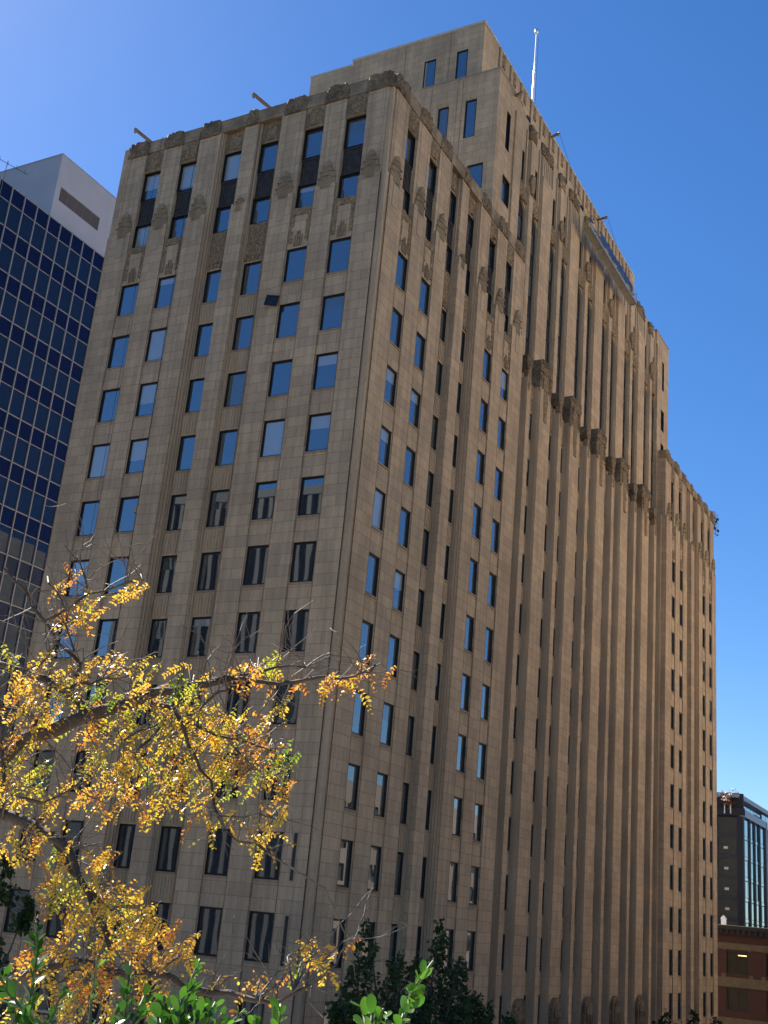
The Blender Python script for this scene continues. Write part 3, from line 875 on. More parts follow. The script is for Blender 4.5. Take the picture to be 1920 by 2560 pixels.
# second rig at the far corner
far = thing('hanging_rig', 'small dark hanging rig of cables and brackets off the far right corner', 'hanging rig')
b = MB(); rr = random.Random(3)
for k in range(5):
    x_ = 83.75 + rr.uniform(-.1, .3); y_ = .15 + rr.uniform(-.25, .25)
    z_ = 11.9
    pts = [W3(x_, y_, z_)]
    for q in range(6): pts.append(W3(x_ + rr.uniform(-.12, .12), y_ + rr.uniform(-.12, .12), z_ - (q + 1) * (2.9 - .25 * k) / 6))
    b.tube(pts, [.025] * 7, 5)
b.build('cable', ROPE, far)
b = MB()
for k in range(9):
    x_ = 83.8 + rr.uniform(-.2, .3); y_ = .15 + rr.uniform(-.25, .2); z_ = 9.2 + k * .27
    h_ = rr.uniform(.06, .16)
    b.box(W3, x_ - h_, x_ + h_, y_ - h_, y_ + h_, z_, z_ + h_ * 1.6)
b.build('bracket', mat('dark_blue_bracket', (.03, .045, .07), .6), far)

# flagpole
fp = thing('flagpole', 'tall thin white flagpole on the tower roof', 'flagpole')
b = MB(); b.tube([W3(CX, 8.8, 33.2), W3(CX, 8.8, 43), W3(CX, 8.8, 46.5), W3(CX, 8.8, 46.6), W3(CX, 8.8, 51.3)], [.14, .125, .11, .085, .065], 12)
b.build('pole', mat('pole_white', (.85, .85, .84), .25, .0), fp, True)
b = MB()
b.tube([W3(CX, 8.8, 51.3), W3(CX, 8.8, 51.45), W3(CX, 8.8, 51.55), W3(CX, 8.8, 51.85), W3(CX, 8.8, 51.95)], [.05, .2, .24, .22, .05], 12)
b.build('finial_ball', mat('pole_ball', (.75, .75, .75), .3, .6), fp, True)
b = MB(); b.tube([W3(CX + .25, 8.65, 34), W3(CX + .22, 8.65, 50.9)], [.015] * 2, 4); b.build('halyard', ROPE, fp)

# ================================================================= NEIGHBOURS
# ---- glass office block behind, on the left
GY, SC = 60.0, 90.2 / 75.2
gz = lambda z: -37.44 + (z + 37.44) * SC
gx = lambda x: -49.7 + (x + 49.7) * SC
office = thing('glass_office_building', 'dark blue glass office block with pale mullion grid and white rooftop block on the left', 'building')
FG = lambda u, n, z: Vector((u, GY - n, z + ZO))
TOP = gz(21.02)
per = 3.98 * SC; spn = 1.62 * SC
mw = 1.54 * SC; mx0 = gx(9.17) - mw * 12; NC = 26
FRM = mat('pale_mullion', (.30, .30, .305), .45, .2, var=.06)
G1 = glass('blue_curtain_glass', tint=(.010, .020, .036), refl=.05, rcol=(.42, .58, .92), wave=.003, wscale=.5)
G2 = glass('blue_spandrel_glass', tint=(.006, .010, .030), refl=.035, rcol=(.3, .45, .9), wave=.002, wscale=.5)
mul = MB()
nf = int((TOP - GB) / per) + 1
for i in range(NC + 1):
    xx = mx0 + i * mw
    mul.box(FG, xx - .055, xx + .055, -.05, .16, GB, TOP, skip='i')
for k in range(nf):
    for zz, h_ in ((TOP - k * per, .07), (TOP - k * per - spn, .045)):
        if zz > GB: mul.box(FG, mx0, mx0 + NC * mw, -.05, .07, zz - h_ * 1.2, zz + .02)
mul.build('mullion_grid', FRM, office)
rest = MB(); cnt = 0
for i in range(NC):
    for k in range(nf):
        for a, b, mi in ((TOP - k * per - spn, TOP - k * per, 1), (TOP - (k + 1) * per, TOP - k * per - spn, 0)):
            p = MB(); jt = [rnd.uniform(-.012, .012) for _ in range(3)]
            x0, x1 = mx0 + i * mw + .055, mx0 + (i + 1) * mw - .055
            p.quad(FG(x0, jt[0], a), FG(x1, jt[1], a), FG(x1, jt[1] + jt[2], b), FG(x0, jt[0] + jt[2], b), 0)
            if 12 <= i <= 20 and k < 6 and cnt < 100:
                p.build('glass_panel', [(G1, G2)[mi]], office); cnt += 1
            else:
                p.mi = [mi]; merge(rest, p)
o = rest.build('glass_panel', [G1, G2], office); o['kind'] = 'stuff'; o['label'] = 'remaining blue glass panels of the office block'
b = MB(); b.box(FG, mx0 + .05, mx0 + NC * mw - .05, -30, -.1, GB, TOP - .05); b.build('building_core', DARK, office)
# white rooftop block with a louvred opening
PY = 1.6
ps = (GY + PY + 30.18) / 75.18
px_ = lambda x: -49.7 + (x + 49.7) * ps
pz_ = lambda z: -37.44 + (z + 37.44) * ps
FW = lambda u, n, z: Vector((u, GY + PY - n, z + ZO))
WHT = mat('white_render', (.35, .37, .43), .8, var=.05, scale=.4)
b = MB()
x0, x1 = px_(15.42), px_(15.42) + 24
zt = pz_(27.78)
lo = (px_(16.02), px_(21.48), pz_(23.1), pz_(24.56))
wallgrid(b, FW, x0, x1, TOP - .5, zt, 0, [lo], .35)
FW2 = lambda u, n, z: Vector((x0 - n, u, z + ZO))
wallgrid(b, FW2, GY + PY, GY + PY + 26, TOP - .5, zt, 0, [], .3)
b.box(FW, x0 + .4, x1, -25, -.6, TOP - .5, zt - .3)
b.build('rooftop_block', WHT, office)
b = MB(); b.box(FW, x0 - .05, x1, -.3, .05, zt, zt + .1); b.box(FW2, GY + PY + .3, GY + PY + 26, -.3, .05, zt, zt + .1); b.build('coping', mat('grey_coping', (.3, .31, .33), .6), office)
b = MB()
L = lo[1] - lo[0]
for q in range(15):
    zz = lo[2] + (q + .5) * (lo[3] - lo[2]) / 15
    b.box(FW, lo[0], lo[1], -.30, -.12, zz - .022, zz + .022)
for q in range(6): b.box(FW, lo[0] + L * q / 5 - .03, lo[0] + L * q / 5 + .03, -.32, -.1, lo[2], lo[3])
b.build('louvre', mat('grey_louvre', (.15, .15, .155), .6), office)
b = MB(); b.box(FG, mx0, mx0 + NC * mw, -2, -.1, TOP - .04, TOP + .05); b.build('roof_edge', FRM, office)
# aerial on the white block
an = thing('roof_antenna', 'thin antenna on the white rooftop block at the left edge', 'antenna')
p0 = at(16, 418, 112); 
b = MB()
b.tube([p0 + Vector((0, 0, -3.2)), p0 + Vector((0, 0, .6))], [.03] * 2, 5)
b.build('mast', ROPE, an)
b = MB()
b.tube([p0 + Vector((-1.6, .6, .5)), p0 + Vector((1.9, -.6, .35))], [.025] * 2, 5)
for q in range(5): 
    c_ = p0 + Vector((-1.4 + .75 * q, .5 - .25 * q, .48)); b.tube([c_ + Vector((0, 0, -.25)), c_ + Vector((0, 0, .25))], [.015] * 2, 4)
b.build('crossbar', ROPE, an)

# ---- blue glass tower far right
rg = thing('blue_glass_tower', 'pale blue glass tower behind the brick building at the right edge', 'building')
RXF, RYF = 130.0, 7.06
FA = lambda u, n, z: Vector((u, RYF - n, z + ZO))           # bright face along +X
FB = lambda u, n, z: Vector((RXF - n, u, z + ZO))           # dark face
RG = glass('pale_sky_glass', tint=(.03, .06, .09), refl=.45, rcol=(.75, .92, 1.0), wave=.004, wscale=.4)
RD = glass('dark_corner_glass', tint=(.016, .027, .032), refl=.035, rcol=(.9, .95, 1), wave=.01, wscale=.3)
BLK = mat('black_metal_panel', (.010, .012, .022), .6)
SLV = mat('silver_blue_panel', (.26, .32, .42), .5, .2)
b = MB()
b.box(FB, RYF + .02, RYF + 22, -20, -.12, GB, -18.2)
b.box(FA, RXF + .2, RXF + 26, -20, -.12, GB, -18.2)
b.build('building_core', DARK, rg)
fl = -18.5; n_ = 0
while fl > GB and n_ < 11:
    p = MB(); p.quad(FB(RYF + .75, -.05, fl - 2.3), FB(RYF + 22, -.05, fl - 2.3), FB(RYF + 22, -.05, fl), FB(RYF + .75, -.05, fl)); p.build('window', RD, rg)
    p = MB(); p.box(FB, RYF + .75, RYF + 22, -.1, .02, fl - 2.9, fl - 2.3); p.build('floor_band', mat('dark_floor_band', (.03, .033, .033), .6), rg)
    fl -= 2.9; n_ += 1
b = MB(); b.box(FB, RYF - .02, RYF + .75, -.3, .06, GB, -18.2); 
for q in range(6): b.box(FB, RYF + 3.6 + q * 2.8, RYF + 3.72 + q * 2.8, -.1, .03, GB, -18.4)
b.build('corner_post', BLK, rg)
# pale blinds showing as small bright squares
b = MB()
for q, (yy, zz) in enumerate(((9.15, -23), (9.1, -25.9), (9.05, -28.75), (9.0, -31.5))): b.box(FB, yy, yy + .6, .03, .05, zz, zz + .35)
b.build('balcony_box', mat('pale_box', (.6, .6, .58), .6), rg)
# bright face
xs = [RXF + .25, 134.62, 138.24, 141.98, 146.31]
for i in range(4):
    zz = -18.6
    for k in range(10):
        p = MB()
        c0, c1 = xs[i] + .22, xs[i + 1] - .22
        for q in range(3):
            a, c = c0 + (c1 - c0) * q / 3 + .04, c0 + (c1 - c0) * (q + 1) / 3 - .04
            j1, j2 = rnd.uniform(-.02, .02), rnd.uniform(-.02, .02)
            p.quad(FA(a, j1, zz - 2.3), FA(c, j2, zz - 2.3), FA(c, j2, zz - .06), FA(a, j1, zz - .06))
        p.build('window', RG, rg)
        p2 = MB(); p2.quad(FA(c0, .0, zz - 2.82), FA(c1, .0, zz - 2.82), FA(c1, .0, zz - 2.36), FA(c0, .0, zz - 2.36)); p2.build('spandrel', glass('pale_spandrel', tint=(.12, .2, .26), refl=.3, wave=0), rg) if (i == 0 and k == 0) else p2.build('spandrel', bpy.data.materials['pale_spandrel'], rg)
        zz -= 2.88
b = MB()
for i, xx in enumerate(xs): b.box(FA, xx - .2, xx + .2, -.3, .22, GB, -18.3)
b.build('fin', mat('dark_blue_fin', (.03, .05, .08), .5), rg)
b = MB()
b.box(FA, RXF - .1, 146.9, -.3, .3, -18.3, -17.3); b.box(FA, 146.5, 147.4, -.3, .3, GB, -17.3)
b.build('band', SLV, rg)
for xx in (147.6, 150.6, 153.6):
    p = MB(); p.quad(FA(xx, -.6, GB), FA(xx + 2.8, -.6, GB), FA(xx + 2.8, -.6, -16), FA(xx, -.6, -16)); p.build('window', RG, rg)
# set back top storey with a roof terrace
for q in range(7):
    p = MB(); xx = 131.2 + q * 2.6
    p.quad(FA(xx, -1.2, -17.3), FA(xx + 2.4, -1.2, -17.3), FA(xx + 2.4, -1.2, -15.7), FA(xx, -1.2, -15.7)); p.build('window', RG, rg)
b = MB(); b.box(FA, RXF + .6, 158, -19, -1.4, -18.2, -15.6); b.build('top_storey', BLK, rg)
b = MB(); b.box(FA, RXF - .2, 158, -20, -.4, -15.6, -14.95); b.build('roof', SLV, rg)
b = MB(); b.box(FB, RYF - .3, RYF + 22, -.5, .12, -18.2, -17.1); b.box(FB, RYF - .1, RYF + 22, -.7, -.4, -17.1, -15.0); b.build('parapet', BLK, rg)
# potted maple on its terrace
def foliage_ball(mb, c, r, n, size, rg_, tones=(0, 1)):
    for _ in range(n):
        d = Vector((rg_.gauss(0, 1), rg_.gauss(0, 1), rg_.gauss(0, 1))).normalized() * r * rg_.random() ** .5
        p = c + d
        a = Vector((rg_.gauss(0, 1), rg_.gauss(0, 1), rg_.gauss(0, 1))).normalized(); bb = a.orthogonal().normalized()
        s_ = size * rg_.uniform(.6, 1.3)
        mb.quad(p - a * s_, p - bb * s_ * .5, p + a * s_, p + bb * s_ * .5); mb.tone.append(rg_.uniform(*tones))
mp = thing('terrace_shrub', 'reddish shrub on the roof terrace of the blue glass tower', 'shrub')
b = MB(); b.tone = []; rq = random.Random(5)
for q in range(9):
    foliage_ball(b, Vector((129.6 + rq.uniform(-.5, .5), 9.15 + rq.uniform(-1.1, 1.1), -16.0 + rq.uniform(-.9, 1.1) + ZO)), .75, 26, .22, rq)
b.build('crown', leafmat('red_leaf', [(0, (.16, .06, .03)), (.5, (.28, .12, .06)), (1, (.20, .16, .06))], trans=.3), mp)
for q in (-.5, .4):
    b = MB(); b.tube([Vector((129.5, 9.1 + q, -18.0 + ZO)), Vector((129.5, 9.1 + q * .9, -16.6 + ZO))], [.09, .07], 6)
    b.build('stem', WHITEP, mp)

# ---- brick building at the right edge
br = thing('brick_building', 'dark red brick building with black bracketed cornice at the bottom right corner', 'building')
BX = 95.0
FK = lambda u, n, z: Vector((BX - n, u, z + ZO))
def brickmat():
    M = bpy.data.materials.new('red_brick'); M.use_nodes = True
    n = M.node_tree.nodes; l = M.node_tree.links; p = n['Principled BSDF']; p.inputs['Roughness'].default_value = .9
    g = n.new('ShaderNodeNewGeometry'); sp = n.new('ShaderNodeSeparateXYZ'); cb = n.new('ShaderNodeCombineXYZ'); ad = n.new('ShaderNodeMath')
    l.new(g.outputs['Position'], sp.inputs[0]); l.new(sp.outputs[0], ad.inputs[0]); l.new(sp.outputs[1], ad.inputs[1]); l.new(ad.outputs[0], cb.inputs[0]); l.new(sp.outputs[2], cb.inputs[1])
    t = n.new('ShaderNodeTexBrick'); t.inputs['Scale'].default_value = 1; t.inputs['Brick Width'].default_value = .22; t.inputs['Row Height'].default_value = .075; t.inputs['Mortar Size'].default_value = .008
    t.inputs['Color1'].default_value = (.075, .022, .016, 1); t.inputs['Color2'].default_value = (.05, .017, .013, 1); t.inputs['Mortar'].default_value = (.06, .04, .032, 1)
    l.new(cb.outputs[0], t.inputs[0]); l.new(t.outputs[0], p.inputs[0]); return M
BRK = brickmat()
BSTONE = mat('brown_stone_band', (.12, .09, .055), .85, var=.2, scale=1.5)
wins = [(u0, u0 + 2.5) for u0 in (-27.1 + 4.4 * q for q in range(14))]
ops = []
for a, c in wins:
    ops += [(a, c, -39.5, -37.05), (a, c, -43.4, -40.95), (a, c, -48, -45)]
b = MB(); wallgrid(b, FK, -28, 36, GB, -35.3, 0, ops, .35)
b.box(FK, -28, 36, -22, -.7, GB, -35.2)
wallgrid(b, lambda u, n, z: Vector((BX + u, 36 + n, z + ZO)), 0, 22, GB, -35.2, 0, []); wallgrid(b, lambda u, n, z: Vector((BX + u, -28 - n, z + ZO)), 0, 22, GB, -35.2, 0, [])
b.build('wall', BRK, br)
b = MB()
b.box(FK, -28, 36, -.02, .12, -40.9, -39.85); b.box(FK, -28, 36, -.02, .06, -36.9, -36.2); b.box(FK, -28, 36, -.02, .12, -44.9, -44.1)
for a, c in wins:
    for q in (a - .5, c + .05): b.box(FK, q, q + .45, .0, .09, -39.85, -39.5)
    b.prism(FK, [(a - .35, -37.0), (a - .1, -36.7), (a - .1, -36.21), (c + .1, -36.21), (c + .1, -36.7), (c + .35, -37.0), (c, -37.0), (c, -36.9), (a, -36.9), (a, -37.0)], -.02, .075)
b.build('stone_band', BSTONE, br)
b = MB()
b.box(FK, -28.3, 36.3, -.3, .55, -34.75, -34.35); b.box(FK, -28.2, 36.2, -.3, .30, -35.3, -34.75)
for q in range(100): b.box(FK, -28 + q * .64, -27.75 + q * .64, .30, .5, -35.2, -34.75)
b.build('cornice', mat('black_cornice', (.016, .015, .015), .7), br)
b = MB(); b.box(FK, -28, 36, -20, -.4, -34.6, -34.5); b.box(FK, -28.3, 36.3, -.4, .56, -34.35, -34.29); b.build('roof', mat('grey_roof_edge', (.30, .30, .30), .7), br)
lamp = bpy.data.materials.new('warm_ceiling_lamp'); lamp.use_nodes = True
lp = lamp.node_tree.nodes['Principled BSDF']; lp.inputs['Emission Color'].default_value = (1, .62, .2, 1); lp.inputs['Emission Strength'].default_value = .9
for a, c in wins:
    for z0, z1 in ((-39.5, -37.05), (-43.4, -40.95), (-48, -45)):
        f, r4 = win_geo(FK, a, c, z0, z1, 0, fr=.09)
        mid_ = (a + c) / 2
        f.box(FK, mid_ - .05, mid_ + .05, -.31, -.2, z0 + .1, z1 - .1); f.box(FK, a + .1, c - .1, -.31, -.2, z1 - .75, z1 - .66)
        o = f.build('window', BRONZE, br)
        p = MB(); p.quad(FK(r4[0], -.26, r4[2]), FK(r4[1], -.26, r4[2]), FK(r4[1], -.26, r4[3]), FK(r4[0], -.26, r4[3])); p.build('pane', bpy.data.materials.get('shop_glass') or glass('shop_glass', tint=(.010, .010, .010), refl=.03, wave=.01), o)
        if z1 > -38 and abs(a) < 9:
            q = MB(); q.box(FK, a + .25, a + 1.2, -.245, -.235, z1 - .48, z1 - .38); q.build('ceiling_lamp', lamp, o)
vb = MB()
p0 = W3(97, 3.2, -34.5)
vb.box(W3, 96.8, 97.5, 2.3, 2.75, -34.5, -33.6); vb.prism(lambda u, n, z: W3(96.8 + n, u, z), [(2.2, -33.6), (2.85, -33.6), (2.52, -33.2)], 0, .7)
tag(vb.build('roof_vent', WHITEP), 'small white gabled roof vent on the brick building roof', 'roof vent')

# ---- unseen buildings: some mirrored in the windows, some added for the light
sb = thing('striped_tower', 'grey vertically striped office tower mirrored in the lower left windows of the stone tower', 'building')
FS = lambda u, n, z: Vector((-56 + n, u, z + ZO))
b = MB(); b.box(FS, 14, 67, -18, -.4, GB, 8.6); b.box(FS, 67.3, 110, -18, -.2, GB, -20.5); b.build('wall', mat('dark_stripe', (.03, .032, .036), .4), sb)
b = MB()
for q in range(38): b.box(FS, 14 + q * 1.4, 14.55 + q * 1.4, -.4, .25, GB, 8.6)
b.box(FS, 13.8, 67.2, -.5, .3, 8.6, 9.6)
b.build('fin', mat('pale_fin', (.05, .048, .044), .7), sb)
cb_ = thing('cream_block', 'cream office block across the street, mirrored in the lower right windows of the stone tower, plus unseen parts added for the light', 'building')
FC = lambda u, n, z: Vector((u, -41 + n, z + ZO))
for i, (x0, x1, zt_) in enumerate(((4, 58, -9), (58, 70, -24.5), (70, 118, -21.5))):  # first block is unseen, added to screen the lower facade from slab bounce
    ops = []
    u = x0 + 1.5
    while u < x1 - 2:
        zz = zt_ - 2.6
        while zz > GB + 2: ops.append((u, u + 1.6, zz - 1.9, zz)); zz -= 3.6
        u += 3.2
    b = MB(); wallgrid(b, FC, x0, x1, GB, zt_, 0, ops, .3); b.box(FC, x0, x1, -16, -.5, GB, zt_ - .1)
    b.build('wall', [mat('light_screen_render', (.11, .085, .065), .85), mat('cream_render', (.5, .43, .3), .85), mat('brown_render', (.12, .09, .07), .85)][i], cb_)
    b = MB()
    for a, c, d, e in ops: b.quad(FC(a, -.28, d), FC(c, -.28, d), FC(c, -.28, e), FC(a, -.28, e))
    b.build('window', DARK, cb_)

b = MB(); b.box(W3, 14, 100, -84, -62, GB, 24)  # unseen slab added to bounce warm sunlight onto the right facade
for q in range(21): b.box(W3, 15 + q * 4, 16.4 + q * 4, -62, -61.6, GB, 24)
b.build('bounce_slab', mat('warm_bounce_render', (.74, .60, .38), .85), cb_)
# ================================================================= GROUND
gm = mat('asphalt', (.06, .06, .058), .9, var=.25, scale=1.2, bump=.3)
b = MB(); b.quad(Vector((-1500, -1500, 0)), Vector((1500, -1500, 0)), Vector((1500, 1500, 0)), Vector((-1500, 1500, 0)))
tag(b.build('road', gm), kind='structure')
pv = mat('concrete_pavement', (.30, .29, .27), .85, var=.12, scale=.8)
b = MB(); b.box(W3, -4.5, 88, -4.5, 26, GB - .4, GB + .13); tag(b.build('pavement', pv), kind='structure')
b = MB(); b.box(W3, -45, -4.6, -60, 44, GB - .4, GB + .13); tag(b.build('bounce_plaza', mat('warm_bounce_paving', (.44, .36, .26), .9, var=.15, scale=.7)), kind='structure')  # unseen paving added to bounce warm light up onto the left facade
b = MB(); b.box(lambda x, y, z: Vector((x, y, z)), -75, -46.6, -60, 6, 0, 10.9); tag(b.build('terrace', pv), kind='structure')

# ================================================================= TREES
BARK = mat('locust_bark', (.066, .047, .034), .85, var=.45, scale=14, bump=.8)
TWIG = mat('pale_twig', (.12, .092, .07), .7, var=.3, scale=30)
YLEAF = leafmat('autumn_leaflet', [(0, (.13, .25, .02)), (.25, (.34, .36, .035)), (.5, (.62, .42, .04)), (.78, (.62, .29, .03)), (1, (.48, .15, .025))], rough=.36, trans=.5, spec=.5)
lt = thing('locust_tree', 'honey locust tree with yellow and orange feathery leaves reaching in from the left edge', 'tree')
K = 1659 / 1920.0
D0 = 4.6
rt = random.Random(11)
limbs = []
def zpt(ox, oy, s_): return lambda pts: [(ox + x / s_, oy + y / s_) for x, y in pts]
Z2 = zpt(0, 1380, 3.456); Z3 = zpt(400, 1580, 2.9625); Z4 = zpt(0, 1980, 3.456); Z5 = zpt(400, 2180, 3.318)
def limb(px, d0, d1, r0, r1, kinky=.012):
    pts = []
    n = len(px)
    for i, (u, v) in enumerate(px):
        t = i / (n - 1)
        pts.append(at(u, v, d0 + (d1 - d0) * t - .14))
    # subdivide with a little wobble
    out, rad = [], []
    for i in range(n - 1):
        L = (pts[i + 1] - pts[i]).length
        k = max(1, int(L / .045))
        p0 = pts[max(i - 1, 0)]; p1 = pts[i]; p2 = pts[i + 1]; p3 = pts[min(i + 2, n - 1)]
        for j in range(k):
            t = j / k
            q = .5 * ((2 * p1) + (p2 - p0) * t + (2 * p0 - 5 * p1 + 4 * p2 - p3) * t * t + (3 * p1 - p0 - 3 * p2 + p3) * t ** 3)
            out.append(q + Vector((rt.gauss(0, 1), rt.gauss(0, 1), rt.gauss(0, 1))) * kinky * .35)
            T = (i + t) / (n - 1)
            rad.append((r0 + (r1 - r0) * T) * .68 * rt.uniform(.88, 1.14))
    out.append(pts[-1]); rad.append(r1)
    limbs.append((out, rad))
    return out
M1 = limb([(-130, 1985), (-60, 1930)] + Z2([(20, 1760), (200, 1630), (330, 1580), (500, 1520), (730, 1415), (900, 1375), (1100, 1320), (1230, 1240)]) + Z3([(0, 445), (110, 438), (230, 420), (350, 388), (500, 342)]), 4.7, 4.5, .052, .016)
limb(Z3([(500, 342), (640, 355), (760, 372), (870, 375), (1030, 370), (1130, 340), (1200, 335), (1330, 345), (1420, 330), (1490, 305), (1560, 290), (1595, 240)]), 4.5, 4.35, .014, .004)
limb(Z3([(350, 388), (500, 340), (600, 318), (720, 290), (860, 265), (980, 240), (1080, 262)]), 4.5, 4.55, .014, .004)
limb(Z2([(750, 1410), (715, 1330), (640, 1235), (520, 1180), (400, 1120), (270, 1060), (130, 985), (-40, 960)]), 4.66, 4.9, .03, .014)
limb(Z2([(520, 1180), (680, 1132), (800, 1128), (905, 1100), (1010, 1095)]), 4.75, 4.6, .012, .004)
limb(Z2([(660, 1090), (690, 980), (620, 905), (500, 790), (400, 600), (300, 480), (235, 360), (130, 240), (40, 140)]), 4.75, 4.9, .012, .008)
limb(Z2([(650, 870), (605, 740), (570, 640), (590, 520), (480, 340), (420, 270)]), 4.7, 4.6, .006, .003)
limb(Z2([(380, 590), (500, 552), (640, 462), (780, 362), (900, 330), (1100, 250), (1200, 232), (1240, 245)]), 4.75, 4.6, .009, .003)
limb(Z2([(765, 320), (750, 240), (690, 120), (610, 20), (560, -60)]), 4.7, 4.7, .006, .002)
limb(Z2([(300, 1560), (310, 1450), (230, 1380), (60, 1340), (-60, 1290)]), 4.7, 4.6, .014, .012)
limb([(-90, 1830)] + Z2([(10, 1420), (22, 1650), (20, 1900), (40, 2150), (20, 2300)]), 4.5, 4.4, .012, .008)
M2 = limb([(-140, 2010)] + Z4([(-60, 185), (120, 205), (235, 262), (330, 322), (420, 385), (520, 425), (585, 500), (640, 620), (690, 750), (760, 880), (815, 1020), (900, 1180), (960, 1350)]), 4.6, 4.2, .034, .012)
limb(Z4([(450, 395), (545, 540), (590, 660), (700, 765), (840, 905), (905, 990)]), 4.45, 4.3, .018, .010)
M3 = limb([(-120, 2480)] + Z4([(0, 1675), (200, 1585), (400, 1540), (560, 1500), (850, 1492), (1000, 1560), (1300, 1585), (1480, 1600)]) + Z5([(230, 960), (400, 1000), (600, 1005), (680, 1052), (780, 1062), (920, 1082), (1010, 1060), (1130, 1000), (1240, 930), (1330, 860), (1400, 800), (1460, 765)]), 4.3, 3.9, .026, .004)
limb(Z5([(1350, 750), (1420, 680), (1520, 575)]), 3.9, 3.9, .004, .0015)
limb(Z5([(930, 1050), (970, 950), (1020, 880), (1075, 780)]), 3.95, 3.95, .004, .0015)
limb(Z4([(560, 1640), (640, 1560), (850, 1500), (760, 1640), (660, 1780)]), 4.2, 4.1, .010, .004)
limb(Z3([(-60, 520), (90, 550), (150, 480), (230, 420)]), 4.6, 4.5, .016, .014)
limb(Z3([(100, 560), (0, 680), (-90, 800), (-200, 900)]), 4.55, 4.4, .012, .005)
limb(Z3([(280, 700), (290, 600), (350, 520), (420, 450), (480, 430), (545, 400)]), 4.5, 4.45, .010, .005)
limb(Z3([(120, 560), (180, 700), (210, 830), (270, 920), (310, 1030), (380, 1100), (400, 1280), (440, 1370), (475, 1450), (560, 1550), (700, 1580), (800, 1640)]), 4.5, 4.3, .012, .003)
limb(Z3([(280, 700), (420, 760), (600, 810), (700, 840), (790, 880), (890, 890)]), 4.5, 4.4, .010, .003)
limb(Z3([(560, 860), (640, 950), (650, 1020), (620, 1060)]), 4.45, 4.4, .006, .003)
limb(Z3([(440, 1370), (600, 1370), (710, 1350), (860, 1390)]), 4.35, 4.3, .004, .002)
limb(Z2([(0, 1180), (200, 1040), (330, 960), (420, 880), (480, 800)]), 4.6, 4.6, .007, .003)
limb(Z2([(1080, 1640), (1180, 1560), (1270, 1530), (1400, 1480)]), 4.4, 4.4, .006, .004)
limb(Z4([(150, 30), (370, 80), (500, 40), (640, -60), (800, -120)]), 4.3, 4.3, .006, .003)
# trunk outside the frame
trunk = MB()
base = Vector((CAM.x + 3.2, CAM.y + 4.6, 0))
j1 = at(-130, 1985, 4.7); j2 = at(-140, 2010, 4.6); j3 = at(-120, 2480, 4.3)
top = (j1 + j2) / 2
tp_ = [base, base + Vector((.05, .05, 4)), base + Vector((-.02, .1, 8)), Vector((base.x, base.y, 11.3)), top * .5 + Vector((base.x, base.y, 12.6)) * .5, top]
trunk.tube(tp_, [.24, .2, .17, .13, .085, .06], 12)
trunk.tube([Vector((base.x, base.y, 11.0)), Vector((base.x, base.y, 11.6)) * .5 + j3 * .5, j3], [.07, .05, .03], 9)
for pts, rad in limbs: trunk.tube(pts, rad, 8 if rad[0] > .01 else 5)
# fine bare twigs
twigs = MB()
allp = [(p, r) for pts, rad in limbs for p, r in zip(pts, rad)]
def twig(p, d, L, r, depth=0):
    pts = [p]; q = p; dd = d.normalized()
    n = max(3, int(L / .035))
    for i in range(n):
        dd = (dd + Vector((rt.gauss(0, .22), rt.gauss(0, .22), rt.gauss(0, .22)))).normalized()
        q = q + dd * L / n; pts.append(q)
        if depth < 1 and rt.random() < .25: twig(q, dd + Vector((rt.gauss(0, .8), rt.gauss(0, .8), rt.gauss(0, .8))), L * .45, r * .7, depth + 1)
    twigs.tube(pts, [r * (1 - .7 * i / n) for i in range(n + 1)], 4, cap=False)
for _ in range(280):
    p, r = rt.choice(allp)
    d = RX * rt.uniform(-.5, 1.0) - RY * rt.uniform(-.3, 1.0) + RZ * rt.uniform(-.5, .5)
    twig(p, d, rt.uniform(.08, .28), .0028)
leaf = MB(); leaf.tone = []
DN = Vector((0, 0, -1))
def compound(p, d, L, tone, droop=.6):
    "pinnate leaf: thin rachis with paired leaflets"
    n = rt.randint(7, 11)
    q = p; dd = d.normalized(); up = Vector((rt.gauss(0, .6), rt.gauss(0, .6), 1)).normalized()
    pts = [q]
    for i in range(n):
        dd = (dd + DN * droop * .16 + Vector((rt.gauss(0, .05), rt.gauss(0, .05), rt.gauss(0, .05)))).normalized()
        q = q + dd * L / n; pts.append(q)
        sd = dd.cross(up).normalized(); nu = sd.cross(dd)
        for s_ in (-1, 1):
            if rt.random() < .12: continue
            ax = (sd * s_ + dd * .55 + nu * rt.uniform(-.45, .25)).normalized()
            ln = rt.uniform(.0095, .0235) * (1 - .3 * abs(i / n - .45)); wd = ln * rt.uniform(.17, .29)
            pr = (dd - ax * dd.dot(ax)).normalized()
            tw = rt.uniform(-.5, .5); pr = (pr * math.cos(tw) + ax.cross(pr) * math.sin(tw)).normalized()
            nrm = ax.cross(pr) * ln * rt.uniform(-.05, .26)
            a, b_ = q, q + ax * ln
            m1 = q + ax * ln * .35; m2 = q + ax * ln * .72
            k = len(leaf.v)
            leaf.v += [a, m1 + pr * wd + nrm, m2 + pr * wd * .9 + nrm, b_, m2 - pr * wd * .9 + nrm, m1 - pr * wd + nrm, ]
            leaf.f += [(k, k + 1, k + 2, k + 3), (k, k + 3, k + 4, k + 5)]; leaf.mi += [0, 0]
            tn = min(1, max(0, tone + rt.gauss(0, .09))); leaf.tone += [tn, min(1, max(0, tn + rt.gauss(0, .03)))]
    twigs.tube(pts, [.0011] * len(pts), 3, cap=False)
